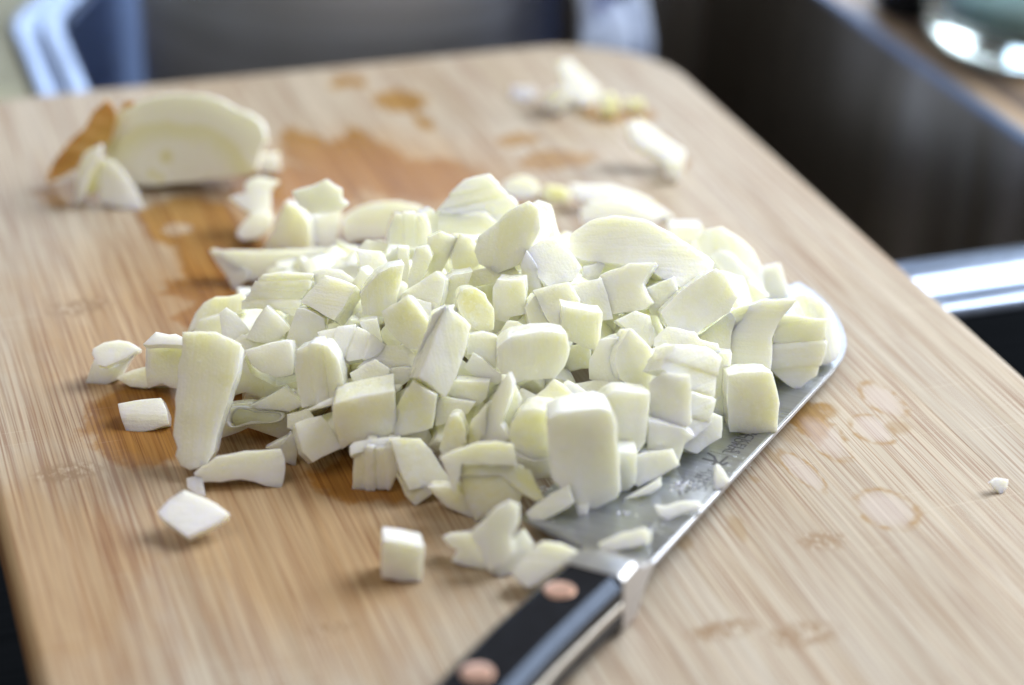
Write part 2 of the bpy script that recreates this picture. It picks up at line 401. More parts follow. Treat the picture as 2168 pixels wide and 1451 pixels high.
for rx, ry in (kp(1185, 1250, .84), kp(1010, 1425, .84), (-10.6, .85)):
    add_part('rivet', bm_loft([[(a, b, z) for a, b, z in r] for r in lathe([(.40, .55), (.40, .850), (.37, .862), (.2, .868)], 32, rx, ry)]), M_RIV, knife)
# bolster with the sloping transition into the blade
bs = [hsec(-1.70, -.225, 1.505, -.86, .86, .30), hsec(-0.95, -.20, 1.46, -.84, .84, .28)]
def bsec(x, y0, y1, h, ch): return [(x, y0+ch, -h), (x, y1-ch, -h), (x, y1, -h+ch), (x, y1, h-ch), (x, y1-ch, h), (x, y0+ch, h), (x, y0, h-ch), (x, y0, -h+ch)]
bol = [bsec(-1.71, -.23, 1.51, .855, .12), bsec(-.95, -.215, 1.47, .845, .12), bsec(-.80, -.2, 1.46, .80, .12), bsec(-.25, -.12, 1.44, .42, .12), bsec(.45, -.035, 1.42, .112, .03)]
sweep(bol, 'bolster', M_BOLSTER)
# etched lettering on the blade (reads from the tip towards the handle)
M_ETCH = plain('etched_mark', (0.10, 0.10, 0.11), 0.6, 0.2)
def text(s, size, px, py, name='engraved_text', spacing=1.0, right=False):
    cu = bpy.data.curves.new(name, 'FONT'); cu.body = s; cu.size = size*S; cu.resolution_u = 2; cu.space_character = spacing
    cu.align_x = 'RIGHT' if right else 'LEFT'
    cu.offset = 0.004*S; cu.extrude = 0.002*S
    tmp = bpy.data.objects.new('tmp_text', cu); COL.objects.link(tmp)
    bpy.context.view_layer.update()
    me = bpy.data.meshes.new_from_object(tmp.evaluated_get(bpy.context.evaluated_depsgraph_get()))
    bpy.data.objects.remove(tmp)
    o = bpy.data.objects.new(name, me); COL.objects.link(o); me.materials.append(M_ETCH)
    x, y = kp(px, py, .1)
    o.parent = blade
    o.matrix_local = Matrix.Translation(Vector((x, y, half_t(x, y)+.004))*S) @ Matrix.Rotation(math.pi, 4, 'Z')
    return o
text('J.A. HENCKELS', .40, 1545, 956, spacing=1.15, right=True)
text('INTERNATIONAL', .36, 1528, 957, spacing=1.1, right=True)
text('CLASSIC', .34, 1520, 990, spacing=1.1)
text('31170-181', .30, 1500, 992, spacing=1.1)
text('180 mm/7"', .28, 1482, 996, spacing=1.1)
def mark_lines(lines, wid, name):
    bm = bmesh.new()
    for pts in lines:
        P = [Vector((*kp(x, y, .1), 0)) for x, y in pts]
        for a, b in zip(P, P[1:]):
            d = (b-a).normalized(); n = Vector((-d.y, d.x, 0))*wid
            q = []
            for p in (a+n-d*wid*.5, b+n+d*wid*.5, b-n+d*wid*.5, a-n-d*wid*.5):
                p.z = half_t(p.x, p.y)+.005; q.append(bm.verts.new(p))
            bm.faces.new(q)
    o = add_part(name, bm, M_ETCH, blade, smooth=False); return o
mark_lines([[(1499, 958), (1512, 966), (1516, 976), (1510, 983)], [(1488, 970), (1508, 975), (1516, 976), (1524, 980), (1532, 973), (1540, 966)],
            [(1516, 976), (1519, 985), (1517, 992)], [(1524, 980), (1530, 984), (1540, 979)]], .045, 'logo_figure')
mark_lines([[(1503, 954), (1555, 967)]], .012, 'logo_figure')

# ------------------------------------------------------------------ support surface of the heap
MC, MA, MBB, MH = Vector((-0.2, -1.2, 0)), 11.4, 8.8, 3.3
def blade_h(x, y):
    d = Vector((x, y, 0))-Vector((KO.x, KO.y, 0))
    z = KO.z-(KN.x*d.x+KN.y*d.y)/KN.z
    P = Vector((x, y, z))-KO; a, b = P.dot(KX), P.dot(KY)
    return z+.08 if (0 < a < 19 and -.05 < b < 4.3) else 0.0
def mound(x, y):
    r2 = ((x-MC.x)/MA)**2+((y-MC.y)/MBB)**2
    return MH*max(0.0, 1-r2)**1.0
def support(x, y): return max(mound(x, y), blade_h(x, y), 0.0)
def rest(px, py, dz=0.0):
    z = 0.5
    lo, hi = None, None
    # march the view ray down onto the support surface
    d = ray(px, py); t = (6.0-CP.z)/d.z; step = 0.05
    for i in range(900):
        p = CP+d*t
        if p.z <= support(p.x, p.y)+dz: return p
        t += step
    return at(px, py, 0)

# ------------------------------------------------------------------ onion pieces
CROP = {'A': (150, 350, 3.613), 'B': (600, 350, 3.613), 'C': (1100, 350, 3.097), 'D': (150, 650, 2.902), 'E': (600, 650, 2.902),
        'F': (1100, 700, 2.901), 'G': (800, 1000, 3.097), 'T': (0, 0, 2.0), 'U': (1084, 0, 2.0), 'R': (1500, 500, 2.418),
        'H': (400, 540, 5.42), 'I': (1380, 540, 3.627), 'J': (1050, 760, 4.031), 'K': (60, 160, 3.871), 'P': (0, 0, 1.0)}
HEAP = 'diced onion pieces in the heap on the board'
def dense(pts, mx=0.45):
    out = []
    for i in range(len(pts)):
        a, b = pts[i], pts[(i+1) % len(pts)]; L = math.dist(a, b); n = max(1, int(L/mx))
        for k in range(n): out.append((a[0]+(b[0]-a[0])*k/n, a[1]+(b[1]-a[1])*k/n))
    return out
def smooth_pts(pts, it):
    for _ in range(it):
        o = []
        for i in range(len(pts)):
            a, b = pts[i], pts[(i+1) % len(pts)]
            o += [(a[0]*.75+b[0]*.25, a[1]*.75+b[1]*.25), (a[0]*.25+b[0]*.75, a[1]*.25+b[1]*.75)]
        pts = o
    return pts
def solid(pts, th, bow=0.0, bax='x', bev=0.05, taper=0.94, rough=0.02, seed=0, z0=0.0, dome=False, rnd=0, cen=None, seams=None):
    """prism with front face at z=z0 (local) and body behind it; curved, slightly irregular"""
    rs = random.Random(seed)
    area2 = sum(pts[i][0]*pts[(i+1) % len(pts)][1]-pts[(i+1) % len(pts)][0]*pts[i][1] for i in range(len(pts)))
    if area2 < 0: pts = pts[::-1]
    if rnd: pts = smooth_pts(pts, rnd)
    pts = dense(pts, 0.26)
    pts = [(x+rs.gauss(0, rough*.7), y+rs.gauss(0, rough*.7)) for x, y in pts]
    cx = sum(p[0] for p in pts)/len(pts); cy = sum(p[1] for p in pts)/len(pts)
    if cen: cx, cy = cen
    sx, sy = rs.uniform(-.06, .06)*th, rs.uniform(-.06, .06)*th
    if dome:
        rings = []
        for k in range(8):
            a = R(90*k/8); s = math.cos(a); rings.append([(cx+(x-cx)*s, cy+(y-cy)*s*.9-(1-s)*0.0, z0-th*math.sin(a)) for x, y in pts])
        bm = bm_loft([[(x, y, z) for x, y, z in r] for r in rings])
    else:
        bm = bm_loft([[(cx+(x-cx)*taper+sx, cy+(y-cy)*taper+sy, z0-th) for x, y in pts], [(x, y, z0) for x, y in pts]])
    bevel_all(bm, min(bev, th*.35), 2, 38)
    bmesh.ops.triangulate(bm, faces=[f for f in bm.faces if len(f.verts) > 4], ngon_method='BEAUTY')
    for _ in range(3):
        es = [e for e in bm.edges if e.calc_length() > 0.40]
        if not es: break
        bmesh.ops.subdivide_edges(bm, edges=es, cuts=1)
        bmesh.ops.triangulate(bm, faces=[f for f in bm.faces if len(f.verts) > 4])
    seam_v = {}
    if seams:                                       # grooves between the onion's layers, cut into the mesh
        k, ang = seams; dx, dy = math.cos(R(ang)), math.sin(R(ang))
        pr = [p[0]*dx+p[1]*dy for p in pts]; lo, hi = min(pr), max(pr)
        cuts = [lo+(hi-lo)*(i+rs.uniform(-.12, .12))/k for i in range(1, k)]
        for cpos in cuts:
            for dlt in (-.045, 0, .03):
                bmesh.ops.bisect_plane(bm, geom=bm.verts[:]+bm.edges[:]+bm.faces[:], plane_co=(dx*(cpos+dlt), dy*(cpos+dlt), 0), plane_no=(dx, dy, 0))
        bmesh.ops.triangulate(bm, faces=[f for f in bm.faces if len(f.verts) > 4])
        for v in bm.verts:
            q = v.co.x*dx+v.co.y*dy
            d_ = sum(.05 for cpos in cuts if abs(q-cpos) < .004)
            st = sum(1 for cpos in cuts if q > cpos-.01)
            seam_v[v] = -d_ + (.0, .045, .012, .055, .02)[st % 5]
    hw = max(abs(p[0]-cx) for p in pts) or 1; hh = max(abs(p[1]-cy) for p in pts) or 1
    o = Vector((seed*3.7, seed*1.3, 0))
    bm.normal_update()
    for v in bm.verts:
        n = v.normal.copy(); p = v.co.copy()
        t = ((p.x-cx)/hw) if bax == 'x' else ((p.y-cy)/hh)
        v.co.z -= bow*t*t
        v.co += n*seam_v.get(v, 0.0)
        v.co += n*(noise.noise(p*1.5+o)*0.022 + noise.noise(p*7+o)*rough)*min(1.0, th)
    return bm
PN = [0]
def piece(crop, pts, label, az=0, el=15, th=0.9, tint='c', mat='n', dz=0.0, bow=0.0, bax='x', layers=None, bev=0.016, taper=0.94,
          rough=0.018, name='onion_piece', cat='onion piece', group=HEAP, z=None, anchor=None, dome=False, rnd=0):
    PN[0] += 1; seed = PN[0]
    x0, y0, s = CROP[crop]; P = [(x0+a/s, y0+b/s) for a, b in pts]
    lowest = max(P, key=lambda p: p[1])
    if anchor: lowest = (x0+anchor[0]/s, y0+anchor[1]/s)
    a, e = R(az), R(el)
    n = Vector((math.sin(a)*math.cos(e), -math.cos(a)*math.cos(e), math.sin(e)))
    A = rest(*lowest, th*max(0.0, math.sin(e))*0.9+dz) if z is None else at(*lowest, z)
    ex = Vector((math.cos(a), math.sin(a), 0)); ey = n.cross(ex)
    W3 = [on_plane(x, y, A, n) for x, y in P]
    c = sum(W3, Vector())/len(W3)
    M = Matrix((ex, ey, n)).transposed().to_4x4(); M.translation = c
    g_ = 1.07 if group == HEAP else 1.02
    L = [((w-c).dot(ex)*g_, (w-c).dot(ey)*g_) for w in W3]
    rs = random.Random(seed); tc = TINT[tint]; j = rs.uniform(-.025, .02)
    col = (tc[0]+j, tc[1]+j, min(.96, tc[2]+j*1.5+rs.uniform(-.12, .03)), 1)
    bm = solid(L, th, bow, bax, bev, taper, rough, seed, dome=dome, rnd=rnd, seams=layers)
    o = link_mesh(name, bm, ON[mat], None, M=M, color=col)
    props(o, label, cat, group); return o

p = piece
# --- far side of the board, out of focus
p('U', [(195,265),(245,255),(330,340),(375,380),(360,430),(300,450),(250,400),(215,330)], 'white curved onion trimming pointing up at the far end of the small scrap pile', az=25, el=30, th=.5, tint='b', mat='y', group='onion trimmings near the far right corner')
p('U', [(125,410),(190,370),(240,375),(235,450),(180,480),(130,460)], 'pale green chunk of onion, left end of the scrap pile near the board corner', az=-10, el=20, th=.7, tint='c', group='onion trimmings near the far right corner')
p('U', [(350,400),(430,390),(455,440),(440,490),(380,490)], 'yellow root end scrap in the middle of the far trimmings', el=30, th=.5, tint='y', group='onion trimmings near the far right corner')
p('U', [(470,415),(550,420),(560,470),(480,470)], 'thin yellowish scrap behind the yellow root end in the far trimmings', el=40, th=.15, tint='y', group='onion trimmings near the far right corner')
p('U', [(485,520),(540,505),(640,580),(730,640),(725,700),(680,700),(600,650),(510,590)], 'long white strip of onion trimming running towards the right board edge', az=15, el=45, th=.6, tint='b', mat='x', group='onion trimmings near the far right corner')
p('U', [(640,690),(700,670),(725,700),(705,765),(655,745)], 'small white stub at the near end of the far trimmings', el=30, th=.4, tint='b', group='onion trimmings near the far right corner')
p('U', [(0,365),(90,370),(110,405),(60,425),(0,410)], 'flat translucent onion skin scrap left of the far trimmings', el=75, th=.05, tint='t', name='onion_skin_scrap', group='onion trimmings near the far right corner')
# half onion neighbours
p('K', [(1890,650),(1980,640),(2060,630),(2050,700),(2070,770),(1990,810),(1890,800)], 'small rough white bit at the right foot of the onion half', el=30, th=.4, tint='b', group='loose onion bits beside the onion half')
p('K', [(1770,880),(1880,830),(2060,870),(1990,940),(1985,1120),(1900,1280),(1810,1120),(1640,1000),(1780,960)], 'crumpled white onion piece with pointed wings in front of the onion half', az=15, el=30, th=.6, tint='b', mat='y', group='loose onion bits beside the onion half')
p('K', [(1690,1290),(1790,1160),(1900,1110),(1990,1120),(2010,1190),(1960,1280),(1850,1340),(1740,1350)], 'blurred rounded white piece just below the winged piece by the onion half', el=40, th=.5, tint='b', rnd=1, group='loose onion bits beside the onion half')
p('A', [(1700,205),(1850,165),(1950,115),(2060,190),(2070,260),(2110,300),(2040,350),(1850,370),(1750,300)], 'white ragged piece perched on two others at the back left of the heap', el=20, th=.6, tint='b', dz=1.3, mat='x')
p('A', [(1470,660),(1560,480),(1640,295),(1740,330),(1820,450),(1840,655)], 'green tinged triangular wedge standing at the back left of the heap', az=-10, el=12, th=.7, tint='g', mat='y', z=0)
p('A', [(1850,400),(2060,340),(2050,500),(2020,640),(1900,640),(1850,560)], 'bright white piece leaning right of the green tinged wedge at the back left', az=20, el=15, th=.7, tint='b', z=0)
p('A', [(1135,650),(1540,655),(1900,640),(2150,640),(2140,760),(1700,800),(1400,880),(1250,760)], 'long flat strip of onion lying along the back left side of the heap', az=-5, el=30, th=.7, tint='c', mat='x', z=.3)
p('A', [(1068,660),(1110,645),(1160,690),(1350,810),(1345,870),(1270,930),(1240,950),(1185,840),(1110,740)], 'white curled end at the left tip of the long flat onion strip', az=-20, el=30, th=.35, tint='b', mat='y', z=0)
p('B', [(450,400),(560,330),(700,290),(850,280),(960,300),(1050,350),(900,400),(820,560),(570,560),(500,600),(470,560),(455,460)], 'large rounded white outer layer piece arching at the back of the heap', az=-8, el=25, th=.9, tint='b', mat='x', bow=.3, z=.2, rnd=1)
p('C', [(-110,110),(0,70),(110,105),(125,170),(60,220),(-40,215),(-105,170)], 'blurred pale green oval disc of onion behind the heap', el=50, th=.4, tint='g', z=0, rnd=1)
p('C', [(140,170),(190,125),(300,150),(340,190),(320,240),(220,250),(150,230)], 'small yellow green lump just behind the heap beside the oval disc', el=35, th=.5, tint='y', z=0)
p('C', [(350,130),(620,140),(800,200),(990,330),(880,350),(650,300),(380,210)], 'long white pointed sliver lying behind the heap on its right side', el=55, th=.35, tint='b', mat='x', z=.1)
p('C', [(410,290),(520,225),(700,240),(900,330),(880,380),(650,370),(420,370)], 'wide pale slice lying in front of the long pointed sliver at the back', el=40, th=.5, tint='b', mat='x', z=.6)
p('C', [(975,440),(985,400),(1090,395),(1185,400),(1200,430),(1190,540),(1080,540)], 'bright white cube standing behind the streaked dome on the right', az=5, el=10, th=.8, tint='b', z=.9)
p('C', [(1180,500),(1250,430),(1330,420),(1430,480),(1530,560),(1590,680),(1620,900),(1500,900),(1400,760),(1260,660)], 'pale curved outer layer at the back right of the heap', az=20, el=25, th=.6, tint='b', mat='y', bow=.25, z=.7)
p('C', [(1260,600),(1330,560),(1400,590),(1500,690),(1590,800),(1615,890),(1540,905),(1400,800)], 'green tinged curved layer tucked inside the pale one at the back right', az=15, el=30, th=.4, tint='g', mat='y', z=.9)
p('C', [(1580,680),(1640,665),(1710,650),(1735,740),(1765,850),(1710,900),(1600,890)], 'small white square chip at the far right back of the heap by the knife tip', az=15, el=15, th=.35, tint='b', z=.45)
# top of the heap
p('B', [(1190,350),(1310,215),(1400,130),(1570,90),(1650,170),(1760,290),(1700,400),(1600,440),(1400,380)], 'topmost stack of thin curved onion layers at the back of the heap', az=10, el=35, th=.9, tint='c', mat='x', layers=(4, 100), dz=.1)
p('B', [(1690,310),(1800,305),(1830,350),(1760,440),(1640,460)], 'yellow piece at the right foot of the topmost layered stack', el=30, th=.5, tint='y')
p('B', [(1190,380),(1400,370),(1540,360),(1630,450),(1570,520),(1380,530),(1200,510)], 'wide pale block right below the topmost layered stack', az=-5, el=20, th=.8, tint='c', mat='x')
p('B', [(860,380),(1000,375),(1080,390),(1112,450),(1110,620),(1000,615),(810,600),(820,480)], 'bright white layered block in front of the large rounded piece', az=10, el=15, th=.7, tint='b', mat='y', layers=(3, 0), rnd=0)
p('B', [(1050,370),(1140,340),(1190,400),(1195,500),(1120,560),(1100,440)], 'narrow white block wedged between the layered block and the topmost stack', az=15, el=15, th=.7, tint='b', mat='y')
p('C', [(370,430),(450,385),(560,350),(660,338),(780,360),(900,400),(1100,520),(1255,600),(1250,650),(1170,720),(1050,800),(900,700),(700,640),(520,620),(400,600),(350,520)], 'large dome shaped onion chunk with fine curved streaks, at the upper right of the heap', az=5, el=42, th=1.6, tint='b', mat='x', bow=.35, dz=.2, rnd=1)
p('C', [(-260,470),(-60,300),(50,250),(110,300),(120,420),(70,540),(-10,640),(-140,700),(-250,640),(-280,560)], 'tall white block with a ridge, left of the two highest blocks near the top', az=-22, el=25, th=1.1, tint='b', mat='y', dz=.25)
p('C', [(30,290),(120,235),(200,262),(260,470),(170,500),(100,540),(60,430)], 'right half of the ridged white block near the top, smooth and shaded', az=28, el=30, th=.9, tint='b', mat='y', dz=.2)
p('C', [(60,560),(140,500),(235,480),(310,545),(400,670),(340,750),(190,780),(130,720),(90,620)], 'bright finely pitted white block right below the ridged block', az=22, el=38, th=1.0, tint='b', dz=.3)
p('C', [(8,650),(45,572),(110,660),(140,820),(45,865),(18,760)], 'narrow thin slice leaning on the left of the finely pitted white block', az=-15, el=10, th=.3, tint='c', dz=.25)
p('C', [(100,830),(220,790),(320,770),(390,880),(380,960),(300,930),(285,1040),(220,1055),(160,950)], 'five sided pale block directly under the finely pitted white block', az=5, el=30, th=.8, tint='c', dz=.15)
p('C', [(430,670),(500,650),(555,610),(555,655),(520,730),(490,770),(430,745)], 'tiny bright white nub standing on top of the heap', az=20, el=20, th=.25, tint='b', name='onion_nub', dz=.55)
p('C', [(415,770),(480,770),(470,810),(420,808)], 'tiny green yellow tip at the foot of the bright white nub', el=20, th=.2, tint='y', name='onion_nub', dz=.5)
p('C', [(350,800),(420,770),(540,750),(570,850),(605,1000),(530,1010),(440,960),(390,930)], 'smooth pale piece below the tiny white nub', az=10, el=30, th=.7, tint='c')
p('C', [(280,930),(400,950),(540,975),(530,1090),(510,1215),(430,1190),(290,1130)], 'small striped cube with fine vertical fibres, right of the five sided block', az=8, el=8, th=.7, tint='c', mat='y', dz=.2)
p('C', [(540,730),(720,650),(880,650),(800,780),(860,900),(800,940),(610,970),(580,860)], 'wide smooth pale block below the streaked dome', az=-12, el=28, th=.9, tint='c')
p('C', [(730,735),(880,650),(960,690),(1020,725),(960,760),(800,820)], 'flat bluish facet lying against the front of the streaked dome', az=10, el=45, th=.35, tint='b', dz=.3)
p('C', [(800,830),(1010,740),(1045,860),(1060,910),(960,980),(870,980)], 'pale square block under the bluish facet right of centre', az=8, el=18, th=.6, tint='b', dz=.2)
p('C', [(945,960),(1060,835),(1180,750),(1285,690),(1340,720),(1420,860),(1370,960),(1230,1040),(1150,1110),(1010,1080)], 'big smooth slanted block on the right shoulder of the heap', az=12, el=25, th=1.1, tint='b', dz=.25)
p('C', [(1330,700),(1465,735),(1490,800),(1520,900),(1440,930),(1400,850)], 'rough glistening wedge on the right end of the big slanted block', az=45, el=30, th=.5, tint='b', dz=.2)
p('C', [(1160,1130),(1400,950),(1560,900),(1520,1000),(1390,1090),(1210,1150)], 'long green tinged wedge under the big slanted block', el=25, th=.6, tint='g', mat='x', dz=.0)
p('I', [(600,600),(690,520),(760,400),(860,370),(1100,360),(1000,470),(950,560),(920,640),(910,790),(900,920),(610,900),(600,720)], 'tall pale block standing on the blade behind the separate white cube', az=-5, el=18, th=1.1, tint='b', mat='x', z=1.4)
p('I', [(1130,330),(1200,310),(1290,350),(1400,430),(1460,520),(1485,650),(1460,760),(1300,860),(1250,700),(1200,450)], 'big curved outer layer hanging over the blade tip at the far right', az=30, el=25, th=.6, tint='b', mat='y', bow=.35, z=.75, rnd=1)
p('I', [(950,590),(980,480),(1330,510),(1320,700),(1260,920),(1200,960),(1120,1030),(1040,980),(930,880),(940,740)], 'rounded block with faint bands across it near the blade tip', az=8, el=24, th=1.0, tint='b', mat='x', layers=(3, 92), z=.62)
p('I', [(600,940),(700,915),(920,915),(960,1050),(970,1140),(960,1350),(850,1370),(740,1360),(610,1350),(590,1150)], 'separate white cube with a curved right edge, nearest the spine on the blade', az=6, el=12, th=1.1, tint='b', z=.72, bev=.035)
p('I', [(480,790),(510,760),(605,770),(605,1000),(590,1220),(440,1200),(470,1060)], 'upright smooth block between the layered tower and the separate cube', az=0, el=10, th=.7, tint='b', z=.8)
p('I', [(30,640),(130,560),(330,600),(360,650),(490,680),(510,760),(300,780),(200,700),(120,800),(30,700)], 'rough topped piece behind the layered tower on the right', el=40, th=.8, tint='b')
p('I', [(350,660),(450,560),(600,450),(640,500),(600,620),(600,790),(520,760),(480,690)], 'green yellow piece in the hollow left of the tall pale block', el=35, th=.5, tint='g')
p('C', [(640,1020),(760,960),(850,1000),(890,1150),(850,1190),(780,1110),(700,1060)], 'glossy rounded sliver behind the six sided block', az=15, el=30, th=.4, tint='c')
p('F', [(595,195),(615,110),(680,8),(720,30),(810,120),(808,250),(800,385),(740,380),(690,340),(620,290)], 'six sided white facet block standing right of centre', az=18, el=22, th=.9, tint='b', mat='n', dz=.15)
p('F', [(440,180),(500,70),(600,55),(640,130),(610,290),(750,380),(700,400),(560,330),(430,300)], 'smooth shaded block joined behind the left of the six sided facet', az=-20, el=15, th=.9, tint='c', dz=.0)
p('F', [(815,120),(900,80),(970,110),(930,200),(830,290),(810,300)], 'small pale block squeezed behind the top of the layered tower', el=35, th=.5, tint='c')
p('F', [(810,330),(880,270),(1045,280),(1050,400),(1050,560),(985,605),(810,560)], 'front block of the layered tower, smooth upright face towards the camera', az=-8, el=24, th=.5, tint='b', dz=1.0)
p('F', [(880,250),(970,110),(1140,130),(1222,180),(1200,290),(1190,420),(1160,570),(1060,650),(1040,560),(1040,290)], 'stepped stack of ridged layers forming the top and right side of the layered tower', az=38, el=28, th=1.0, tint='b', mat='x', layers=(4, 60), dz=.4)
p('F', [(800,560),(1000,605),(1060,650),(1010,700),(960,840),(930,750),(790,740)], 'block at the foot of the layered tower', az=5, el=5, th=.8, tint='c')
p('F', [(1010,705),(1060,640),(1165,510),(1238,540),(1235,600),(1230,655),(1100,755)], 'rough white lump leaning at the right foot of the layered tower', az=25, el=30, th=.7, tint='b', z=.9, rough=.03)
p('F', [(705,790),(770,750),(930,735),(972,830),(840,905),(730,955),(705,900)], 'small cube with a bright top lying on the blade in front of the tower', az=10, el=32, th=.7, tint='b', z=.85)
p('F', [(648,1035),(700,1000),(780,960),(865,905),(872,960),(800,1000),(720,1022)], 'thin pointed slice lying on the blade below the small bright cube', az=5, el=40, th=.25, tint='b', z=.8, name='onion_sliver')
p('F', [(840,1070),(900,1072),(980,1060),(1080,1038),(1125,1080),(1060,1100),(1000,1120),(910,1160),(870,1130)], 'curved white flake lying alone on the blade beside the spine', az=5, el=55, th=.15, tint='b', z=.9, name='onion_flake', bow=.1, rough=.04)
p('F', [(1205,830),(1222,822),(1260,870),(1290,920),(1250,960),(1212,980),(1205,900)], 'small white pointed shard on the blade next to the etched figure mark', az=15, el=45, th=.25, tint='b', z=.85, name='onion_shard')
p('F', [(45,1120),(110,1060),(200,1005),(300,955),(325,1060),(220,1130),(120,1178),(75,1165)], 'stick shaped piece lying on the blade at the foot of the tallest front block', az=-10, el=30, th=.5, tint='c', mat='x', z=.6, name='onion_stick')
p('F', [(505,1310),(560,1270),(640,1240),(760,1213),(800,1235),(808,1270),(795,1305),(700,1330),(590,1355),(520,1352)], 'smooth curved white slice resting at the blade heel just above the bolster', az=12, el=38, th=.5, tint='b', mat='x', z=.98, bow=.1)
p('J', [(465,560),(560,500),(690,460),(870,440),(960,470),(1018,540),(1020,700),(1035,860),(1055,1120),(1010,1190),(860,1260),(740,1290),(700,1270),(650,1150),(500,1050),(490,940),(475,800)], 'tallest front block, a big upright white chunk standing on the blade', az=6, el=10, th=1.3, tint='b', z=.72, bow=.25, bev=.02)
p('J', [(690,1250),(790,1240),(780,1330),(745,1345),(700,1310)], 'tiny translucent crumb at the foot of the tallest front block', el=30, th=.15, tint='b', z=.68, name='onion_crumb')
p('J', [(890,400),(960,320),(1040,285),(1120,290),(1305,300),(1290,470),(1270,700),(1200,805),(1040,800),(1000,560)], 'smooth pale block standing behind the right of the tallest front block', az=5, el=12, th=1.1, tint='b', dz=.5, rnd=0)
p('J', [(1030,800),(1200,805),(1195,1060),(1140,1110),(1060,1135),(1030,900)], 'rounded block on the blade between the tallest front block and the small bright cube', el=8, th=.8, tint='c', z=.7)
p('J', [(580,215),(620,185),(700,230),(890,380),(860,440),(760,410),(680,340)], 'narrow white slice leaning above the tallest front block', az=15, el=40, th=.35, tint='b', dz=.3)
p('J', [(650,215),(850,188),(930,190),(1060,235),(1130,280),(1020,290),(920,350),(800,290)], 'thin curved green edged slice above the tallest front block', el=50, th=.25, tint='g', mat='x', dz=.1)
p('J', [(345,320),(500,180),(560,215),(680,330),(710,420),(620,470),(500,520),(420,450)], 'yellowish green tilted cube left above the tallest front block', az=-10, el=40, th=.8, tint='g', dz=.25)
p('J', [(200,280),(225,255),(330,310),(500,460),(380,470),(220,440)], 'small pale wedge left of the yellowish green tilted cube', az=-5, el=30, th=.3, tint='b', dz=.1)
p('J', [(110,600),(180,500),(260,430),(500,460),(470,560),(480,850),(340,870),(250,830),(140,800)], 'rounded yellow green block left of the tallest front block', az=-10, el=5, th=1.0, tint='g', dz=.4, rnd=1)
p('J', [(140,810),(330,870),(480,850),(490,1010),(330,1030),(200,930)], 'shadowed green slice under the rounded yellow green block', el=0, th=.7, tint='g', z=.55)
# centre of the heap
p('E', [(990,5),(1065,50),(1142,130),(1105,300),(1055,430),(1000,540),(930,490),(848,420),(900,290),(960,120)], 'long bright block tilted upright at the very centre of the heap', az=28, el=28, th=1.0, tint='b', mat='y', dz=.5, bev=.03)
p('E', [(990,5),(960,120),(900,290),(848,420),(900,470),(780,440),(800,330),(865,200),(910,60)], 'shaded block backing the left side of the long bright central block', az=-25, el=10, th=.6, tint='c', dz=.3)
p('B', [(768,1130),(950,1012),(1030,1100),(1112,1210),(1110,1330),(1060,1410),(960,1390),(870,1330),(790,1240)], 'smooth grey green tilted block left of the long bright central block', az=-12, el=22, th=.8, tint='c', dz=.45)
p('B', [(945,1005),(1120,1050),(1130,1140),(1090,1210),(1000,1110)], 'small bright facet behind the grey green tilted block', az=20, el=35, th=.4, tint='c', dz=.3)
p('B', [(600,1000),(720,835),(820,795),(915,775),(885,960),(860,1065),(780,1150),(620,1130)], 'tall pale block with a pointed top right corner, left of centre', az=8, el=15, th=.8, tint='g', mat='y', dz=.3)
p('B', [(530,905),(590,785),(645,840),(640,930),(595,985)], 'narrow warm tinted facet at the left of the pointed tall block', az=-35, el=10, th=.4, tint='t', dz=.2)
p('B', [(565,640),(740,665),(785,730),(780,790),(650,835),(600,760)], 'rough white piece above the pointed tall block', az=10, el=40, th=.6, tint='b', dz=.2, rough=.03)
p('B', [(575,630),(640,570),(800,600),(780,660),(610,655)], 'green yellow strip at the back above the rough white piece', el=40, th=.4, tint='g')
p('B', [(872,640),(962,640),(960,760),(950,920),(900,860)], 'narrow white tooth shaped piece between two taller blocks', az=0, el=10, th=.4, tint='b')
p('B', [(1012,645),(1090,630),(1130,700),(1100,800),(1050,900),(950,960),(965,840)], 'slanted narrow block right of the tooth shaped piece', az=-8, el=20, th=.6, tint='c')
p('B', [(1110,560),(1200,520),(1320,560),(1270,700),(1200,830),(1120,830),(1100,780)], 'soft white block under the narrow wedged white block', az=5, el=20, th=.7, tint='b')
p('B', [(1290,700),(1350,532),(1430,570),(1500,650),(1490,760),(1400,820),(1310,820)], 'pointed white block to the left of the ridged block near the top', az=12, el=20, th=.7, tint='c')
p('B', [(925,975),(1040,900),(1165,820),(1222,880),(1215,980),(1190,1080),(1130,1140),(1110,1050),(1020,1010)], 'glistening leaning slice with a fine grained top edge, upper centre', az=-12, el=25, th=.7, tint='b', dz=.25)
p('B', [(1222,900),(1300,840),(1440,820),(1390,950),(1335,1060),(1210,1090)], 'smooth grey slice just right of the glistening leaning slice', az=5, el=12, th=.6, tint='c')
p('B', [(1330,1060),(1370,960),(1450,942),(1530,980),(1580,1050),(1612,1110),(1590,1290),(1420,1240)], 'rounded smooth piece with a warm tip behind the central block', az=12, el=18, th=.7, tint='t', dz=.2, rnd=1)
p('B', [(1610,940),(1640,890),(1840,890),(1850,1130),(1730,1150),(1720,1195),(1605,1170)], 'two faced pale cube in the upper centre right', az=-6, el=15, th=.8, tint='c', dz=.1)
p('B', [(1390,820),(1560,780),(1760,780),(1820,860),(1640,890),(1440,930)], 'yellow green slab under the ridged block near the top', el=30, th=.6, tint='g')
p('B', [(1640,1340),(1720,1190),(1800,1200),(1900,1265),(2050,1270),(1760,1340)], 'low pale wedge with ragged right tip behind the wide rough block', el=25, th=.5, tint='c', dz=.1)
p('B', [(1860,1100),(1930,1000),(2010,1100),(2060,1215),(2040,1275),(1900,1260)], 'yellow green slice between the two faced cube and the striped cube', az=15, el=20, th=.5, tint='g')
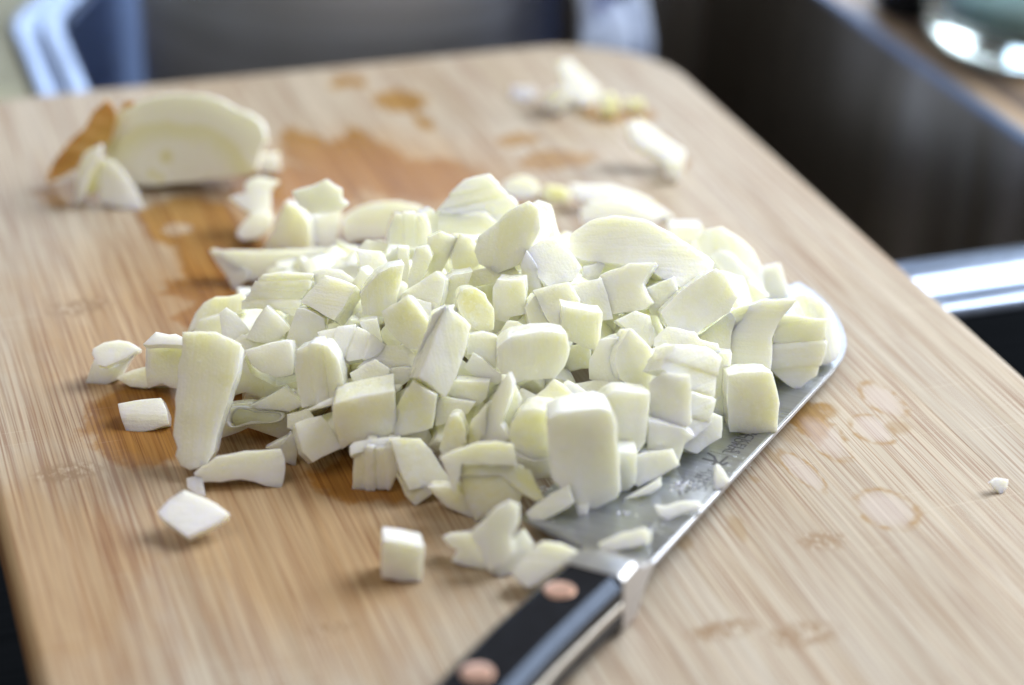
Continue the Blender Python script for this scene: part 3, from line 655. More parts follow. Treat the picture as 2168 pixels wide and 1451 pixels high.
p('P', [(1055,738),(1085,715),(1165,703),(1198,714),(1203,742),(1190,775),(1172,800),(1110,803),(1080,815),(1060,780)], 'wide rough block with three faint bands, right of the long central block', az=4, el=12, th=1.0, tint='c', mat='y', dz=.35, rough=.03)
p('E', [(1150,175),(1230,158),(1312,182),(1308,260),(1305,372),(1250,345),(1180,290),(1130,300)], 'glistening cube between the central block and the wide rough block', az=8, el=20, th=.7, tint='c', dz=.15)
p('E', [(1118,372),(1170,280),(1215,310),(1262,365),(1350,420),(1320,470),(1200,440)], 'pale curved sliver at the foot of the glistening cube', az=-10, el=30, th=.35, tint='b', dz=.3, name='onion_sliver')
p('E', [(1000,520),(1060,460),(1262,462),(1245,560),(1190,610),(1000,570)], 'low box shaped block under the pale curved sliver', az=-4, el=12, th=.7, tint='c', dz=.1)
p('E', [(930,575),(1000,560),(1170,590),(1130,650),(1080,680),(940,732)], 'flat yellow green piece below the low box shaped block', el=25, th=.6, tint='g')
p('E', [(690,790),(700,620),(790,470),(860,510),(935,555),(915,740),(800,765)], 'smooth grey green face right of the front cube with the thin lid', az=-4, el=18, th=.8, tint='g', dz=.1)
p('E', [(215,160),(260,150),(400,122),(440,125),(500,150),(612,240),(560,290),(400,328),(320,280)], 'long bright slice with ridges and a rough back edge, left centre', az=5, el=42, th=.6, tint='b', mat='y', dz=.35, layers=(4, -20))
p('H', [(1130,980),(1180,800),(1245,635),(1320,630),(1420,670),(1540,740),(1545,870),(1490,890),(1480,1010),(1200,1040)], 'flat smooth grey green face left of the long ridged slice', az=-5, el=20, th=.7, tint='c', dz=.2)
p('E', [(470,95),(570,80),(605,215),(560,200),(480,130)], 'small pale cube peeking above the long ridged slice', az=6, el=15, th=.5, tint='c', dz=.1)
p('E', [(420,410),(490,365),(560,330),(640,385),(630,490),(450,512)], 'wedge shaped cube with a bright top in the left centre', az=-12, el=30, th=.6, tint='c', dz=.15)
p('E', [(460,370),(620,240),(740,240),(800,300),(790,365),(620,380)], 'smooth green yellow slab in the hollow left of the central block', el=30, th=.6, tint='g')
p('E', [(625,485),(660,382),(795,380),(780,440),(720,490)], 'small pale block below the green yellow slab', el=20, th=.6, tint='c')
p('E', [(85,270),(180,238),(270,238),(330,330),(355,430),(372,545),(250,575),(120,612),(75,390)], 'curved piece of three nested layers seen end on, left of centre', az=-6, el=15, th=.9, tint='c', mat='y', layers=(3, 10), dz=.35)
p('E', [(305,620),(330,600),(480,560),(665,525),(680,650),(690,790),(420,830),(370,870),(325,750)], 'large front cube with a thin lid of onion skin, left of centre', az=4, el=5, th=1.2, tint='g', dz=.1, bev=.035)
p('E', [(160,632),(300,560),(520,490),(640,480),(722,482),(690,515),(560,535),(420,560),(250,612)], 'thin curved lid of onion layer lying over the large front cube', az=0, el=40, th=.12, tint='c', mat='x', dz=1.15, name='onion_slice')
p('E', [(80,720),(150,690),(230,675),(300,770),(352,862),(180,945),(120,880)], 'small cube with a corner towards the camera, left of the large front cube', az=18, el=35, th=.7, tint='c', dz=.1)
p('E', [(30,665),(150,630),(180,680),(90,720),(80,760),(30,740)], 'tiny pale block behind the small corner cube', el=25, th=.4, tint='t', dz=.1)
p('E', [(-10,850),(50,780),(80,830),(75,975),(30,960),(-5,945)], 'small triangular chip at the left of the small corner cube', az=5, el=10, th=.3, tint='g', z=0)
p('E', [(440,920),(520,870),(690,870),(692,1000),(640,1110),(520,1118),(428,1122)], 'striped block of upright layers at the front edge on the board', az=-3, el=5, th=.9, tint='c', mat='y', layers=(4, 2), z=0)
p('E', [(410,850),(440,830),(640,800),(700,860),(690,885),(520,880),(415,908)], 'flat rough lid on the striped front block', el=55, th=.25, tint='g', z=1.15)
p('E', [(665,812),(840,820),(900,880),(1030,1080),(900,1095),(780,1118),(720,1000),(690,900)], 'shiny flat slab tilted to the camera at the front edge right of the striped block', az=15, el=35, th=.5, tint='t', z=.5)
p('E', [(700,1040),(770,1110),(880,1105),(912,1150),(810,1222),(750,1160)], 'small pointed chip under the shiny tilted slab', az=0, el=20, th=.4, tint='t', z=0)
p('E', [(960,860),(1010,690),(1060,660),(1110,720),(1120,860),(975,912)], 'narrow smooth rounded piece in the front centre hollow', az=-10, el=12, th=.6, tint='t', dz=.1, rnd=1)
p('E', [(1125,820),(1160,700),(1250,595),(1235,830),(1150,860)], 'narrow green tinged slice left of the pointed bright block', az=-20, el=8, th=.4, tint='g')
p('E', [(1215,835),(1235,700),(1285,560),(1380,420),(1405,480),(1380,600),(1330,720),(1400,800),(1290,840)], 'pointed bright wedge standing like a shark fin, front centre right', az=-18, el=14, th=.35, tint='b', mat='y', dz=.35)
p('E', [(1385,430),(1430,490),(1462,565),(1445,640),(1390,760),(1335,720),(1360,600)], 'right face of the shark fin wedge, pale green', az=28, el=14, th=.4, tint='c', mat='y', dz=.3)
p('E', [(970,920),(1060,890),(1180,840),(1300,835),(1400,850),(1425,975),(1100,965),(1095,1035),(1050,1130),(1010,1000)], 'wide flat tan tinted slab at the front of the heap', az=0, el=30, th=.7, tint='t', mat='x', z=1.2)
p('E', [(1100,1050),(1200,1035),(1330,1030),(1465,1072),(1445,1200),(1300,1240),(1185,1312),(1130,1180)], 'tan shaded front block next to the blade heel', az=-3, el=8, th=1.0, tint='t', z=0.05)
p('E', [(1085,975),(1400,975),(1505,1010),(1590,1172),(1540,1186),(1450,1130),(1330,1035),(1095,1045)], 'golden yellow layer lying over the tan front block', az=5, el=42, th=.3, tint='y', z=.95)
p('E', [(890,1110),(1060,1110),(1140,1190),(1160,1295),(1000,1225)], 'shaded slice left of the tan front block on the board', az=-10, el=10, th=.5, tint='t', z=0)
# left end of the heap
p('H', [(640,520),(730,400),(860,245),(1050,220),(1390,230),(1350,380),(1270,500),(1190,690),(1020,620),(800,590),(640,600)], 'arched stack of thin layers at the back left of the heap', az=-5, el=28, th=1.0, tint='g', mat='x', layers=(5, 95), bow=.1)
p('H', [(1430,200),(1560,150),(1750,190),(1890,290),(1870,420),(1700,330),(1450,330)], 'blurred pale slab behind the tilted box on the left', el=35, th=.5, tint='b', dz=.1)
p('H', [(0,880),(90,670),(180,545),(310,490),(450,480),(610,450),(640,560),(600,640),(400,690),(240,720),(60,840)], 'translucent ragged slice at the left back edge of the heap', az=-12, el=35, th=.5, tint='t', mat='y')
p('H', [(60,880),(130,740),(280,700),(400,690),(390,900),(220,930),(100,925)], 'dull green hollow piece under the translucent ragged slice', az=-10, el=20, th=.4, tint='g')
p('H', [(360,680),(435,612),(540,690),(650,800),(690,880),(580,940),(490,1020),(390,960),(375,800)], 'bright white five sided chip on the left of the heap', az=15, el=30, th=.35, tint='b', dz=.35)
p('H', [(675,950),(770,760),(895,592),(1010,690),(1150,860),(1060,940),(1000,1000),(860,1010)], 'triangular block pointing up, left part of the heap', az=5, el=18, th=.8, tint='c', dz=.25)
p('H', [(1300,530),(1400,420),(1560,240),(1720,290),(1900,370),(1800,500),(1660,740),(1560,680),(1430,600)], 'tilted box with a broad smooth top, upper left of the heap', az=-18, el=42, th=.85, tint='c', mat='x', dz=.4)
p('H', [(1900,375),(1970,470),(2025,600),(1960,650),(1840,700),(1660,765),(1740,590),(1800,500)], 'rough bright end of the tilted box with a yellow streak', az=40, el=30, th=.4, tint='b', mat='x', dz=.38, rough=.03)
p('H', [(500,1020),(620,920),(690,950),(880,1010),(900,1080),(620,1140),(560,1080)], 'flat shaded piece under the triangular block', el=35, th=.5, tint='g', dz=.05)
p('H', [(640,1110),(760,1070),(900,1025),(1100,985),(1150,1005),(1175,1100),(1170,1370),(1000,1390),(830,1330),(720,1250)], 'big rounded white block with a bright right edge, left of the nested layers', az=-6, el=25, th=1.0, tint='b', dz=.4, bow=.2, bax='x', bev=.05)
p('D', [(960,560),(980,400),(1070,330),(1110,420),(1250,490),(1390,450),(1390,560),(1170,560),(1080,520)], 'shaded lower block beneath the big rounded white block', az=0, el=5, th=.8, tint='g')
p('D', [(1105,600),(1200,560),(1310,500),(1420,600),(1330,640),(1150,625)], 'green shaded wedge under the nested layers on the left', el=20, th=.5, tint='g', dz=.1)
p('D', [(890,760),(960,610),(1100,600),(1320,640),(1330,770),(1270,800),(1090,745),(930,805)], 'green shaded slab behind the hollow ring piece', az=0, el=5, th=.4, tint='g', z=.15)
p('D', [(690,180),(790,175),(880,182),(960,215),(1025,255),(1010,400),(960,560),(900,740),(885,770),(860,870),(830,942),(780,965),(730,985),(680,950),(650,900),(660,850),(630,770),(650,620),(660,450),(680,300)], 'long thick slab standing upright at the left end of the heap', az=-8, el=32, th=.75, tint='c', mat='y', z=.42, bow=.12, rough=.03)
p('D', [(455,218),(520,165),(600,170),(700,185),(700,235),(560,235),(480,232)], 'bright thin cap on the curved piece left of the long thick slab', az=0, el=50, th=.3, tint='b', mat='x', z=2.0, rough=.04)
p('D', [(475,235),(580,238),(710,235),(690,400),(660,500),(560,468),(480,495),(465,380)], 'curved smooth piece left of the long thick slab', az=-10, el=12, th=.8, tint='c', z=.4)
p('D', [(290,440),(380,392),(470,370),(560,400),(600,480),(450,495),(370,485)], 'low ragged piece lying between the left chip and the curved piece', az=-5, el=35, th=.4, tint='t', z=.15)
p('D', [(95,468),(150,330),(260,360),(400,262),(355,350),(300,440),(210,466)], 'lower facet of the leftmost ragged chip', az=-5, el=20, th=.5, tint='c', z=0, rough=.04)
p('D', [(150,250),(200,225),(290,215),(350,230),(412,256),(380,290),(290,340),(215,362),(160,350),(145,290)], 'leftmost ragged white chip with a torn top', az=5, el=45, th=.35, tint='b', z=.75, rough=.05)
# loose pieces on the board
p('D', [(290,595),(420,570),(545,555),(580,640),(602,720),(500,748),(340,775),(310,690)], 'smooth pillow shaped cream piece lying alone left of the heap', az=-3, el=42, th=.75, tint='c', mat='x', z=.0, bow=.12, bax='y', group='loose onion pieces in front of the heap')
p('D', [(528,1262),(610,1180),(700,1125),(850,1190),(980,1275),(850,1350),(725,1410),(620,1345)], 'flat white diamond shaped piece lying in front on the board', az=-5, el=68, th=.3, tint='b', mat='x', dz=.15, group='loose onion pieces in front of the heap')
p('D', [(708,1050),(800,1028),(815,1090),(830,1160),(770,1150),(715,1110)], 'tiny translucent scrap touching the top of the diamond shaped piece', el=60, th=.08, tint='t', z=.1, name='onion_scrap', group='loose onion pieces in front of the heap')
p('D', [(760,1020),(900,920),(1080,890),(1290,875),(1310,940),(1315,1000),(1295,1118),(1200,1098),(1050,1060),(800,1080)], 'tapered onion stick with a broad bright end, lying in front of the heap', az=10, el=25, th=.55, tint='c', mat='x', z=.0, bow=.12, group='loose onion pieces in front of the heap')
p('D', [(1200,870),(1290,820),(1380,775),(1388,850),(1380,970),(1320,960),(1300,880)], 'shaded triangular chip behind the broad end of the tapered stick', az=5, el=12, th=.3, tint='g', z=.0, group='loose onion pieces in front of the heap')
p('G', [(30,440),(160,455),(302,487),(295,600),(285,727),(150,715),(25,690)], 'bright white cube lying alone on the board, left of the knife handle', az=8, el=10, th=.85, tint='b', z=0, group='loose onion pieces in front of the heap')
p('G', [(425,430),(480,405),(620,398),(700,500),(740,600),(700,640),(480,590),(520,510),(470,480)], 'winged left part of the blurred cluster by the knife handle', az=-10, el=25, th=.5, tint='c', z=.05, group='onion cluster beside the knife handle')
p('G', [(610,400),(690,320),(780,235),(870,192),(932,215),(930,300),(925,345),(885,420),(900,520),(830,600),(720,640),(660,500)], 'tall blurred slab with a bright top in the cluster by the knife handle', az=8, el=28, th=.55, tint='b', mat='y', z=.4, group='onion cluster beside the knife handle')
p('G', [(720,620),(840,560),(905,420),(960,378),(1020,465),(990,560),(930,620),(870,665),(810,692),(740,660)], 'small white piece in the middle of the cluster by the knife handle', az=15, el=30, th=.45, tint='b', z=.0, group='onion cluster beside the knife handle')
p('G', [(880,665),(960,570),(1040,475),(1090,448),(1200,470),(1325,522),(1270,580),(1120,680),(990,760),(920,710)], 'cream slab touching the knife handle, nearest the bolster', az=-5, el=45, th=.6, tint='c', mat='x', z=.35, group='onion cluster beside the knife handle')
p('R', [(1445,1262),(1480,1235),(1535,1245),(1525,1290),(1500,1322)], 'tiny white shard lying alone at the right side of the board', az=30, el=30, th=.15, tint='b', z=0, name='onion_shard', group='loose onion pieces in front of the heap')

# hollow ring piece: an open loop of one onion layer
def ring_piece():
    x0, y0, s = CROP['D']
    loop = [(945,700),(960,645),(990,612),(1050,604),(1150,620),(1250,640),(1322,650),(1310,690),(1250,712),(1180,715),(1090,722),(1000,745),(960,738)]
    P = [(x0+a/s, y0+b/s) for a, b in loop]
    e = R(35); n = Vector((0, -math.cos(e), math.sin(e))); A = at(P[0][0], P[0][1], .9)
    ex = Vector((1, 0, 0)); ey = n.cross(ex); W3 = [on_plane(x, y, A, n) for x, y in P]; c = sum(W3, Vector())/len(W3)
    M = Matrix((ex, ey, n)).transposed().to_4x4(); M.translation = c
    L = dense(smooth_pts([((w-c).dot(ex), (w-c).dot(ey)) for w in W3], 1), .15)
    k = len(L); bm = bmesh.new(); r = []
    for i, (x, y) in enumerate(L):
        w = .10*(1+.5*noise.noise(Vector((i*.6, 2, 0)))); d = math.hypot(x, y)+1e-6; ix, iy = x-x/d*w, y-y/d*w
        zz = noise.noise(Vector((i*.5, 0, 5)))*.04
        r.append([bm.verts.new(q) for q in ((x, y, zz), (ix, iy, zz+.02), (ix*.9, iy*.8, -.5), (x*.93, y*.9, -.5))])
    for i in range(k):
        for j in range(4): bm.faces.new((r[i][j], r[i][(j+1) % 4], r[(i+1) % k][(j+1) % 4], r[(i+1) % k][j]))
    bmesh.ops.recalc_face_normals(bm, faces=bm.faces)
    o = link_mesh('onion_ring', bm, ON['x'], None, M=M, color=TINT['c'])
    props(o, 'hollow flattened ring of one onion layer at the front left of the heap', 'onion piece', HEAP)
ring_piece()


# ------------------------------------------------------------------ buried dice that hold the heap up
rs = random.Random(3)
dice = []
for v in range(6):
    a, b, c_ = rs.uniform(.9, 1.3), rs.uniform(.8, 1.2), rs.uniform(.6, .95)
    pts = [(-a/2, -b/2), (a/2, -b/2+rs.uniform(-.1, .15)), (a/2+rs.uniform(-.15, .1), b/2), (-a/2+rs.uniform(-.05, .15), b/2)]
    bm = solid(pts, c_, .08, 'x', .06, .93, .02, 50+v, z0=c_/2)
    me = bpy.data.meshes.new('buried_onion_piece')
    for f in bm.faces: f.smooth = True
    bmesh.ops.scale(bm, vec=(S, S, S), verts=bm.verts); bm.to_mesh(me); bm.free(); me.materials.append(ON['n']); dice.append(me)
cnt = 0
for gy in range(-9, 9):
    for gx in range(-11, 12):
        x = gx*1.05+rs.uniform(-.3, .3)+(gy % 2)*.5; y = gy*1.0+rs.uniform(-.3, .3)-.6
        hm = mound(x, y)
        lev = 0
        base = max(0.0, blade_h(x, y))
        z = hm-0.75
        if hm < 0.85 or z < base+.3: continue
        o = bpy.data.objects.new('buried_onion_piece', dice[rs.randrange(6)]); COL.objects.link(o)
        o.location = Vector((x, y, max(z, base+.45)))*S
        o.rotation_euler = (rs.uniform(-.9, .9), rs.uniform(-.9, .9), rs.uniform(0, 6.28))
        q = rs.uniform(.9, 1.15); o.scale = (q, q, q)
        g = rs.uniform(-.04, .03); o.color = (.95+g, .945+g, .74+g+rs.uniform(-.08, .08), 1)
        props(o, 'small onion dice packed inside the heap, seen only through gaps between larger pieces', 'onion piece', 'onion dice buried inside the heap')
        cnt += 1
print('buried', cnt)

# ------------------------------------------------------------------ onion half standing at the back left
def half_onion():
    P = [(420,560),(450,505),(480,470),(560,425),(620,395),(700,378),(780,370),(860,378),(930,400),(1000,440),(1060,465),(1108,500),(1130,560),(1125,610),(1100,650),(1092,700),(1085,752),(960,768),(850,785),(720,803),(600,820),(540,790),(480,740),(430,650)]
    P = [(a/2, b/2) for a, b in P]
    A = at(300, 410, 0.0); a, e = R(-7), R(21)
    n = Vector((math.sin(a)*math.cos(e), -math.cos(a)*math.cos(e), math.sin(e)))
    ex = Vector((math.cos(a), math.sin(a), 0)); ey = n.cross(ex)
    W3 = [on_plane(x, y, A, n) for x, y in P]; c = sum(W3, Vector())/len(W3)
    M = Matrix((ex, ey, n)).transposed().to_4x4(); M.translation = c
    root = empty('onion_half', M)
    props(root, 'cut onion half standing on the board with brown skin peeling at its left', 'onion')
    L = [((w-c).dot(ex), (w-c).dot(ey)) for w in W3]
    t = NT('onion_half_flesh'); tc = t.n('ShaderNodeTexCoord').outputs['Object']
    mp = t.mapping(tc, (31, 46, 0), (-.05, 0.55, 0)); ln = t.n('ShaderNodeVectorMath', operation='LENGTH')
    wn_ = t.n('ShaderNodeVectorMath', operation='ADD'); t.l(mp, wn_.inputs[0])
    sc = t.n('ShaderNodeVectorMath', operation='SCALE'); t.l(t.noise(tc, 60, 2, out=1), sc.inputs[0]); sc.inputs['Scale'].default_value = .35
    t.l(sc.outputs[0], wn_.inputs[1]); t.l(wn_.outputs[0], ln.inputs[0]); d = ln.outputs['Value']
    cc = t.ramp(d, [(0.0, (.93, .93, .87)), (0.62, (.92, .92, .84)), (0.84, (.86, .86, .60)), (0.93, (.86, .85, .58)), (1.0, (.93, .94, .86))])
    rg = t.n('ShaderNodeTexWave', wave_type='RINGS', rings_direction='Z'); rg.inputs['Scale'].default_value = 2.2; rg.inputs['Distortion'].default_value = 1.5
    t.l(mp, rg.inputs['Vector'])
    cc = t.mix(t.math('MULTIPLY', rg.outputs['Fac'], .18), cc, (.80, .80, .55))
    def spot(x, y, r):
        w = on_plane(x, y, A, n)-c; q = t.mapping(wn2, (1/(r*S),)*3, (-w.dot(ex)/r, -w.dot(ey)/r, 0))
        l2 = t.n('ShaderNodeVectorMath', operation='LENGTH'); t.l(q, l2.inputs[0]); return t.ramp(l2.outputs['Value'], [(.4, 1.0), (1.0, 0.0)])
    wn2 = tc
    for x, y, r in ((352, 332, .32), (322, 368, .22), (340, 378, .2)):
        cc = t.mix(t.math('MULTIPLY', spot(x, y, r), .6), cc, (.72, .68, .22))
    MF = t.set(Base_Color=cc, Roughness=.42, Subsurface_Weight=.4, Subsurface_Scale=.006, Subsurface_Radius=(1.0, .95, .5), Specular_IOR_Level=.4,
               Normal=t.bump(t.noise(tc, 500, 3), .3, .0004))
    def part(name, pts, th, mat, M2=None, **kw):
        bm = solid(pts, th, **kw); o = link_mesh(name, bm, mat, None, color=TINT['c']); o.parent = root
        if M2 is not None: o.matrix_local = M2
        return o
    part('flesh', L, 2.4, MF, dome=True, bev=.06, seed=71, rnd=1)
    skin = NT('onion_skin'); tc = skin.n('ShaderNodeTexCoord').outputs['Object']
    f = skin.noise(skin.mapping(tc, (60, 300, 60)), 1.0, 4)
    MS = skin.set(Base_Color=skin.ramp(f, [(.3, (.45, .26, .06)), (.5, (.66, .44, .12)), (.7, (.80, .64, .30))]), Roughness=.4, Transmission_Weight=.0, Subsurface_Weight=.3, Subsurface_Scale=.003)
    def leaf(name, px, za, az, el, th, mat, bow, color='c'):
        aa, ee = R(az), R(el); nn = Vector((math.sin(aa)*math.cos(ee), -math.cos(aa)*math.cos(ee), math.sin(ee)))
        Q = [(60+a/3.871, 160+b/3.871) for a, b in px]; lo = max(Q, key=lambda q: q[1]); A2 = at(*lo, za)
        e1 = Vector((math.cos(aa), math.sin(aa), 0)); e2 = nn.cross(e1); W = [on_plane(x, y, A2, nn) for x, y in Q]; c2 = sum(W, Vector())/len(W)
        M2 = Matrix((e1, e2, nn)).transposed().to_4x4(); M2.translation = c2; M2 = M.inverted() @ M2; M2.translation = M2.translation*S
        pts = [((w-c2).dot(e1), (w-c2).dot(e2)) for w in W]
        o = part(name, pts, th, mat, M2, bow=bow, bev=.03, seed=72); o.color = TINT[color]; return o
    leaf('papery_skin', [(140,890),(160,790),(240,650),(350,520),(450,440),(520,310),(640,190),(710,270),(720,360),(680,520),(600,620),(470,720),(340,800),(240,850)], .1, -15, 20, .08, MS, .04)
    leaf('papery_skin', [(740,300),(790,210),(870,205),(850,250)], 3.6, -10, 30, .06, MS, .05)
    leaf('layer', [(345,1070),(340,900),(380,760),(450,650),(560,560),(540,680),(470,830),(430,1000),(380,1085)], .0, -35, 15, .25, ON['y'], .25, 'b')
    leaf('layer', [(430,1010),(470,830),(545,680),(590,640),(595,800),(560,960)], .1, -5, 5, .2, ON['y'], .1, 'y')
    leaf('layer', [(565,1040),(600,800),(600,680),(700,700),(820,830),(900,950),(950,1090),(880,1105),(720,1085)], .0, 5, 25, .35, ON['y'], .2, 'b')
half_onion()

# ------------------------------------------------------------------ juice droplets and mush on the blade
def blade_point(px, py):
    x, y = kp(px, py, .1); return KO + KX*x + KY*y + KN*(half_t(x, y))
rs = random.Random(11)
bm = bmesh.new()
spots = []
for _ in range(48):
    k = rs.random(); a = (1440+rs.gauss(0, 10)+k*75, 1025-k*55+rs.gauss(0, 13)); spots.append((a, rs.uniform(.014, .034)))
for _ in range(26): spots.append(((rs.uniform(1480, 1580), rs.uniform(965, 1010)), rs.uniform(.02, .04)))
for _ in range(14): spots.append(((rs.uniform(1545, 1590), rs.uniform(960, 1005)), rs.uniform(.015, .035)))
for (px, py), r in spots:
    P = blade_point(px, py)
    mm = Matrix.Translation(P) @ MK.to_3x3().to_4x4() @ Matrix.Diagonal((1, 1, .7, 1))
    bmesh.ops.create_icosphere(bm, subdivisions=1, radius=r, matrix=mm)
t = NT('juice'); M_W = t.set(Base_Color=(1, 1, 1), Roughness=.03, Transmission_Weight=1.0, IOR=1.33)
o = link_mesh('juice_droplet', bm, M_W, None, wn=False); props(o, 'tiny clear juice droplets beaded on the blade around the etched mark', 'droplets', kind='stuff')
bm = bmesh.new()
for cx, cy, sx, sy, nn, r0_ in ((1442, 1030, 13, 6, 42, .05), (1330, 1087, 9, 4, 10, .045), (1385, 1120, 9, 7, 12, .035), (1160, 1085, 10, 12, 8, .04), (1205, 1030, 12, 8, 8, .04), (1148, 1030, 10, 6, 10, .05), (1470, 1080, 14, 14, 12, .03)):
    for _ in range(nn):
        P = blade_point(rs.gauss(cx, sx), rs.gauss(cy, sy)) + KN*.02
        mm = Matrix.Translation(P) @ Matrix.Rotation(rs.random()*6, 4, 'Z') @ Matrix.Rotation(rs.random(), 4, 'X') @ Matrix.Diagonal((rs.uniform(.7, 1.7), 1, .6, 1))
        bmesh.ops.create_icosphere(bm, subdivisions=1, radius=r0_*rs.uniform(.5, 1.2), matrix=mm)
o = link_mesh('onion_mush', bm, ON['n'], None, wn=False, color=TINT['c']); props(o, 'fine crumbs of mashed onion smeared on the blade', 'crumbs', kind='stuff')

# ------------------------------------------------------------------ the sink the board lies across (board axes: u right, v away)
sink = empty('kitchen_sink', MB)
props(sink, 'deep stainless steel kitchen sink with a bright front rim, under and behind the board', 'sink')
ZR = -1.95
def ring_uv(u0, u1, v0, v1, r, z, n=10): return [(x, y, z) for x, y in rrect(u0, u1, v0, v1, r, n)]
SU0, SU1, SV0, SV1 = -8.5, 27.6, 5.4, 52.5
CHX, CHY = 6.5, 13.0                              # the cut back left corner
def sink_loop(dl, dr, df, db, z, r=4.0, n=8):
    """outline of the basin grown by the given margins, corners rounded"""
    u0, u1, v0, v1 = SU0-dl, SU1+dr, SV0-df, SV1+db
    k = dl*.75
    P = [(u0, v0), (u1, v0), (u1, v1), (SU0+CHX-k*.2, v1), (u0, SV1-CHY+k*.2)]
    out = []
    for i, p in enumerate(P):
        a, b = Vector(P[i-1]), Vector(P[(i+1) % 5]); p = Vector(p); rr_ = r if i < 3 else 1.5; q0 = p+(a-p).normalized()*rr_; q1 = p+(b-p).normalized()*rr_
        for j in range(n+1):
            s_ = j/n; w = q0.lerp(p, s_).lerp(p.lerp(q1, s_), s_); out.append((w.x, w.y, z))
    return out
link_mesh('basin', bm_loft([sink_loop(*(q,)*4, z) for q, z in ((.02, ZR-.02), (0, ZR-.3), (-.15, ZR-9), (-.4, ZR-19), (-1.0, ZR-21), (-2.6, ZR-21.8))], cap0=False), M_SINK, sink, wn=False)
M_BLUE_REFL = steel_mat('sink_corner_blue_reflection', (0.26, 0.38, 0.68), 0.5, (60, 60, 1), metal=.4)  # blue reflection on the corner wall painted as base colour of an added panel
_k = [(SU0+.15, SV1-CHY+.2), (SU0+CHX-.2, SV1-.15), (SU0+CHX-.1, SV1-.35), (SU0+.3, SV1-CHY-.1)]
link_mesh('corner_reflection_panel', bm_prism(_k, ZR-17, ZR-.35), M_BLUE_REFL, sink, smooth=False)
OL, OR, OF, OB = 2.3, .45, 4.0, 2.3
def band(name, prof, mat, parent):
    return link_mesh(name, bm_loft([sink_loop(OL*s_, OR*s_, OF*s_, OB*s_, z) for s_, z in prof], cap0=False, cap1=False), mat, parent, wn=False)
band('rim', [(0, ZR-.3), (.02, ZR-.02), (.10, ZR), (.34, ZR), (.40, ZR-.06), (.46, ZR-.5), (.60, ZR-.5), (.66, ZR-.05), (.72, ZR), (.92, ZR), (.98, ZR-.06), (1, ZR-.35)], M_RIM, sink)
bm = bm_prism([(SU0-12, SV0-4.0+.02), (SU1+30, SV0-4.0+.02), (SU1+30, SV0-3.7), (SU0-12, SV0-3.7)], ZR-24, ZR-.45)
M_APR = steel_mat('apron_steel', (0.10, 0.13, 0.18), 0.35)
link_mesh('apron', bm, M_APR, sink, smooth=False)
# worktop round the sink, in wooden planks, and the dark cupboard under it
M_TOP = plain('worktop_beige', (0.34, 0.33, 0.21), 0.55)
M_PLK = plain('worktop_wood', (0.42, 0.30, 0.20), 0.45)
M_DK = plain('dark_cupboard', (0.012, 0.010, 0.010), 0.6)
def slab(name, u0, u1, v0, v1, z0, z1, mat, label, cat=None, kind=None, parent=None, bev=.1):
    o = link_mesh(name, bm_box(u0, u1, v0, v1, z0, z1, bev), mat, parent, M=None if parent else MB); return props(o, label, cat, kind=kind)
wt = empty('worktop', MB); props(wt, None, None, kind='structure')
slab('worktop_left', -60, SU0-OL-.02, SV0-3.6, 90, ZR-4, ZR-.4, M_TOP, None, parent=wt)
slab('worktop_back', SU0-OL, SU1+OR, SV1+OB+.02, 90, ZR-4, ZR-.4, M_TOP, None, parent=wt)
link_mesh('worktop_corner', bm_prism([(SU0-OL-.01, SV1-CHY+.9), (SU0-OL-.01, SV1+OB), (SU0+CHX-.9, SV1+OB)], ZR-4, ZR-.42), M_TOP, wt, smooth=False)
u = SU1+OR+.02
M_PLK2 = plain('worktop_wood_dark', (0.16, 0.12, 0.10), 0.45)
for i in range(14):
    w = (1.6, 1.2, 3.0, 1.4)[i % 4]
    slab('worktop_plank', u, u+w-.08, SV0-3.6, 90, ZR-4, ZR-.4, (M_PLK, M_PLK2, M_PLK, M_PLK2)[i % 4], None, parent=wt, bev=.05); u += w
o = link_mesh('cupboard_front', bm_box(-60, SU1+40, SV0-3.4, SV0-2.4, -80, ZR-4.1), M_DK, None, M=MB, smooth=False); props(o, kind='structure')
o = link_mesh('floor', bm_box(-160, 160, -140, 140, -86, -85), plain('dark_floor', (0.02, 0.016, 0.013), 0.6), None, smooth=False); props(o, kind='structure')
# ------------------------------------------------------------------ glass jar and black bottle on the worktop
def place(px, py, z): p = at(px, py, z); return Matrix.Translation(p)
t = NT('jar_glass'); M_GL = t.set(Base_Color=(.80, .93, .95), Roughness=.12, Transmission_Weight=1.0, IOR=1.45)
jar = empty('glass_jar', place(2185, 92, ZR-.4)); props(jar, 'pale teal glass jar standing on the worktop at the top right', 'jar')
prof = [(0.2, .05), (4.3, .05), (4.9, .35), (5.1, 1.0), (5.0, 2.0), (5.05, 8), (5.05, 13), (4.85, 13.1), (4.75, 8), (4.7, 2.1), (4.5, 1.3), (.2, 1.0)]
jb = link_mesh('jar_body', bm_loft(lathe(prof)), M_GL, None, wn=False); jb.parent = jar
jb = link_mesh('jar_contents', bm_loft(lathe([(.2, 1.05), (4.2, 1.3), (4.5, 2.1), (4.6, 3.0), (.2, 3.05)])), plain('jar_water', (.38, .47, .48), .15), None, wn=False); jb.parent = jar
bot = empty('black_bottle', place(1930, 22, ZR-.4)); props(bot, 'black round based bottle at the top right edge beside the glass jar', 'bottle')
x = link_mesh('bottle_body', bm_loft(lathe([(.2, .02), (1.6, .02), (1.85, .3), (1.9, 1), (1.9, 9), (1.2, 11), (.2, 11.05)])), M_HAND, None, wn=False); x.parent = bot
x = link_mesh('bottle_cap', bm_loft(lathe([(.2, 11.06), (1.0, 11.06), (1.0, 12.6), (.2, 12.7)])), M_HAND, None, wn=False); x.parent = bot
pot = empty('steel_pot', MB.copy())
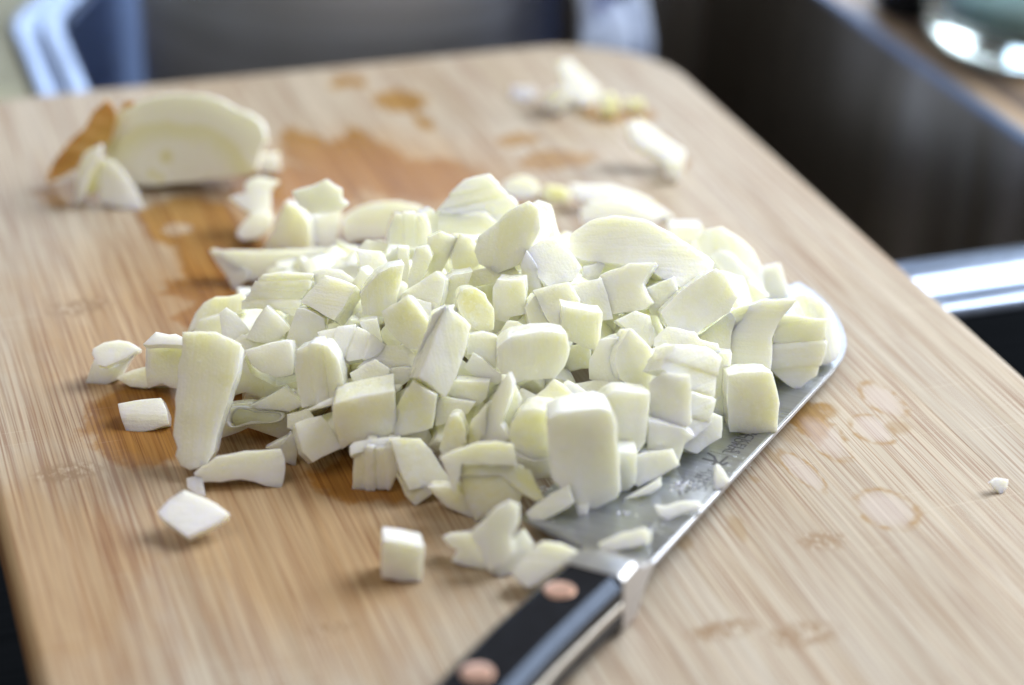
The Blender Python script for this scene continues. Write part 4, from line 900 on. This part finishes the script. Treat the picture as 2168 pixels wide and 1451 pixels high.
_p = at(745, 60, 0); _d = ray(745, 60); _v = 37.5; _t = (_v-CP.dot(BV))/_d.dot(BV); _q = CP+_d*_t
pot.location = (_q - Vector((0, 0, _q.z)) + Vector((0, 0, ZR-21.6)))*S
props(pot, 'tall brushed steel pot standing in the sink behind the far edge of the board', 'pot')
_b = link_mesh('pot_body', bm_loft(lathe([(.2, .05), (9.2, .05), (9.9, .8), (9.9, 27.5), (10.3, 27.8), (10.2, 28.0), (9.7, 27.8), (9.6, 1.0), (.2, .6)], 96)), M_POT, None, wn=False); _b.parent = pot
def hanging_cloth():
    bm = bmesh.new(); N = 72; K = 34; vs = []
    pc = pot.location/S; 
    for i in range(N+1):
        r = []
        for j in range(K+1):
            a, b = i/N, j/K
            ph = R(-50+62*a+b*10*(a-.5))
            q = Vector((a*3.4, b*1.8, .7))
            out = 0.45+(1.1*abs(math.sin(a*13+2.6*b+2*noise.noise(q)))+1.5*abs(noise.noise(q*1.7)))*min(1, b*3)+3.0*b*min(1, a*2.2)
            if b < .08: rad, z = 9.3+b/.08*1.2, 28.4
            else: rad, z = 10.45+out, 28.4-(b-.08)*17+1.5*noise.noise(Vector((a*4, b*2, 3)))*b
            r.append(bm.verts.new((rad*math.cos(ph), rad*math.sin(ph), z)))
        vs.append(r)
    for i in range(N):
        for j in range(K): bm.faces.new((vs[i][j], vs[i+1][j], vs[i+1][j+1], vs[i][j+1]))
    t = NT('dishcloth_cotton'); tc = t.n('ShaderNodeTexCoord').outputs['Object']
    c = t.ramp(t.noise(tc, 24, 3), [(.36, (.06, .07, .17)), (.45, (.40, .46, .62)), (.7, (.62, .68, .80))])
    m_ = t.set(Base_Color=c, Roughness=.9, Normal=t.bump(t.noise(tc, 900, 2), .5, .0006))
    M = MB.copy(); M.translation = pc
    o = link_mesh('dishcloth', bm, m_, None, M=M, wn=False)
    md = o.modifiers.new('thick', 'SOLIDIFY'); md.thickness = .002
    props(o, 'crumpled blue grey dishcloth draped over the steel pot behind the rounded board corner', 'dishcloth')
hanging_cloth()
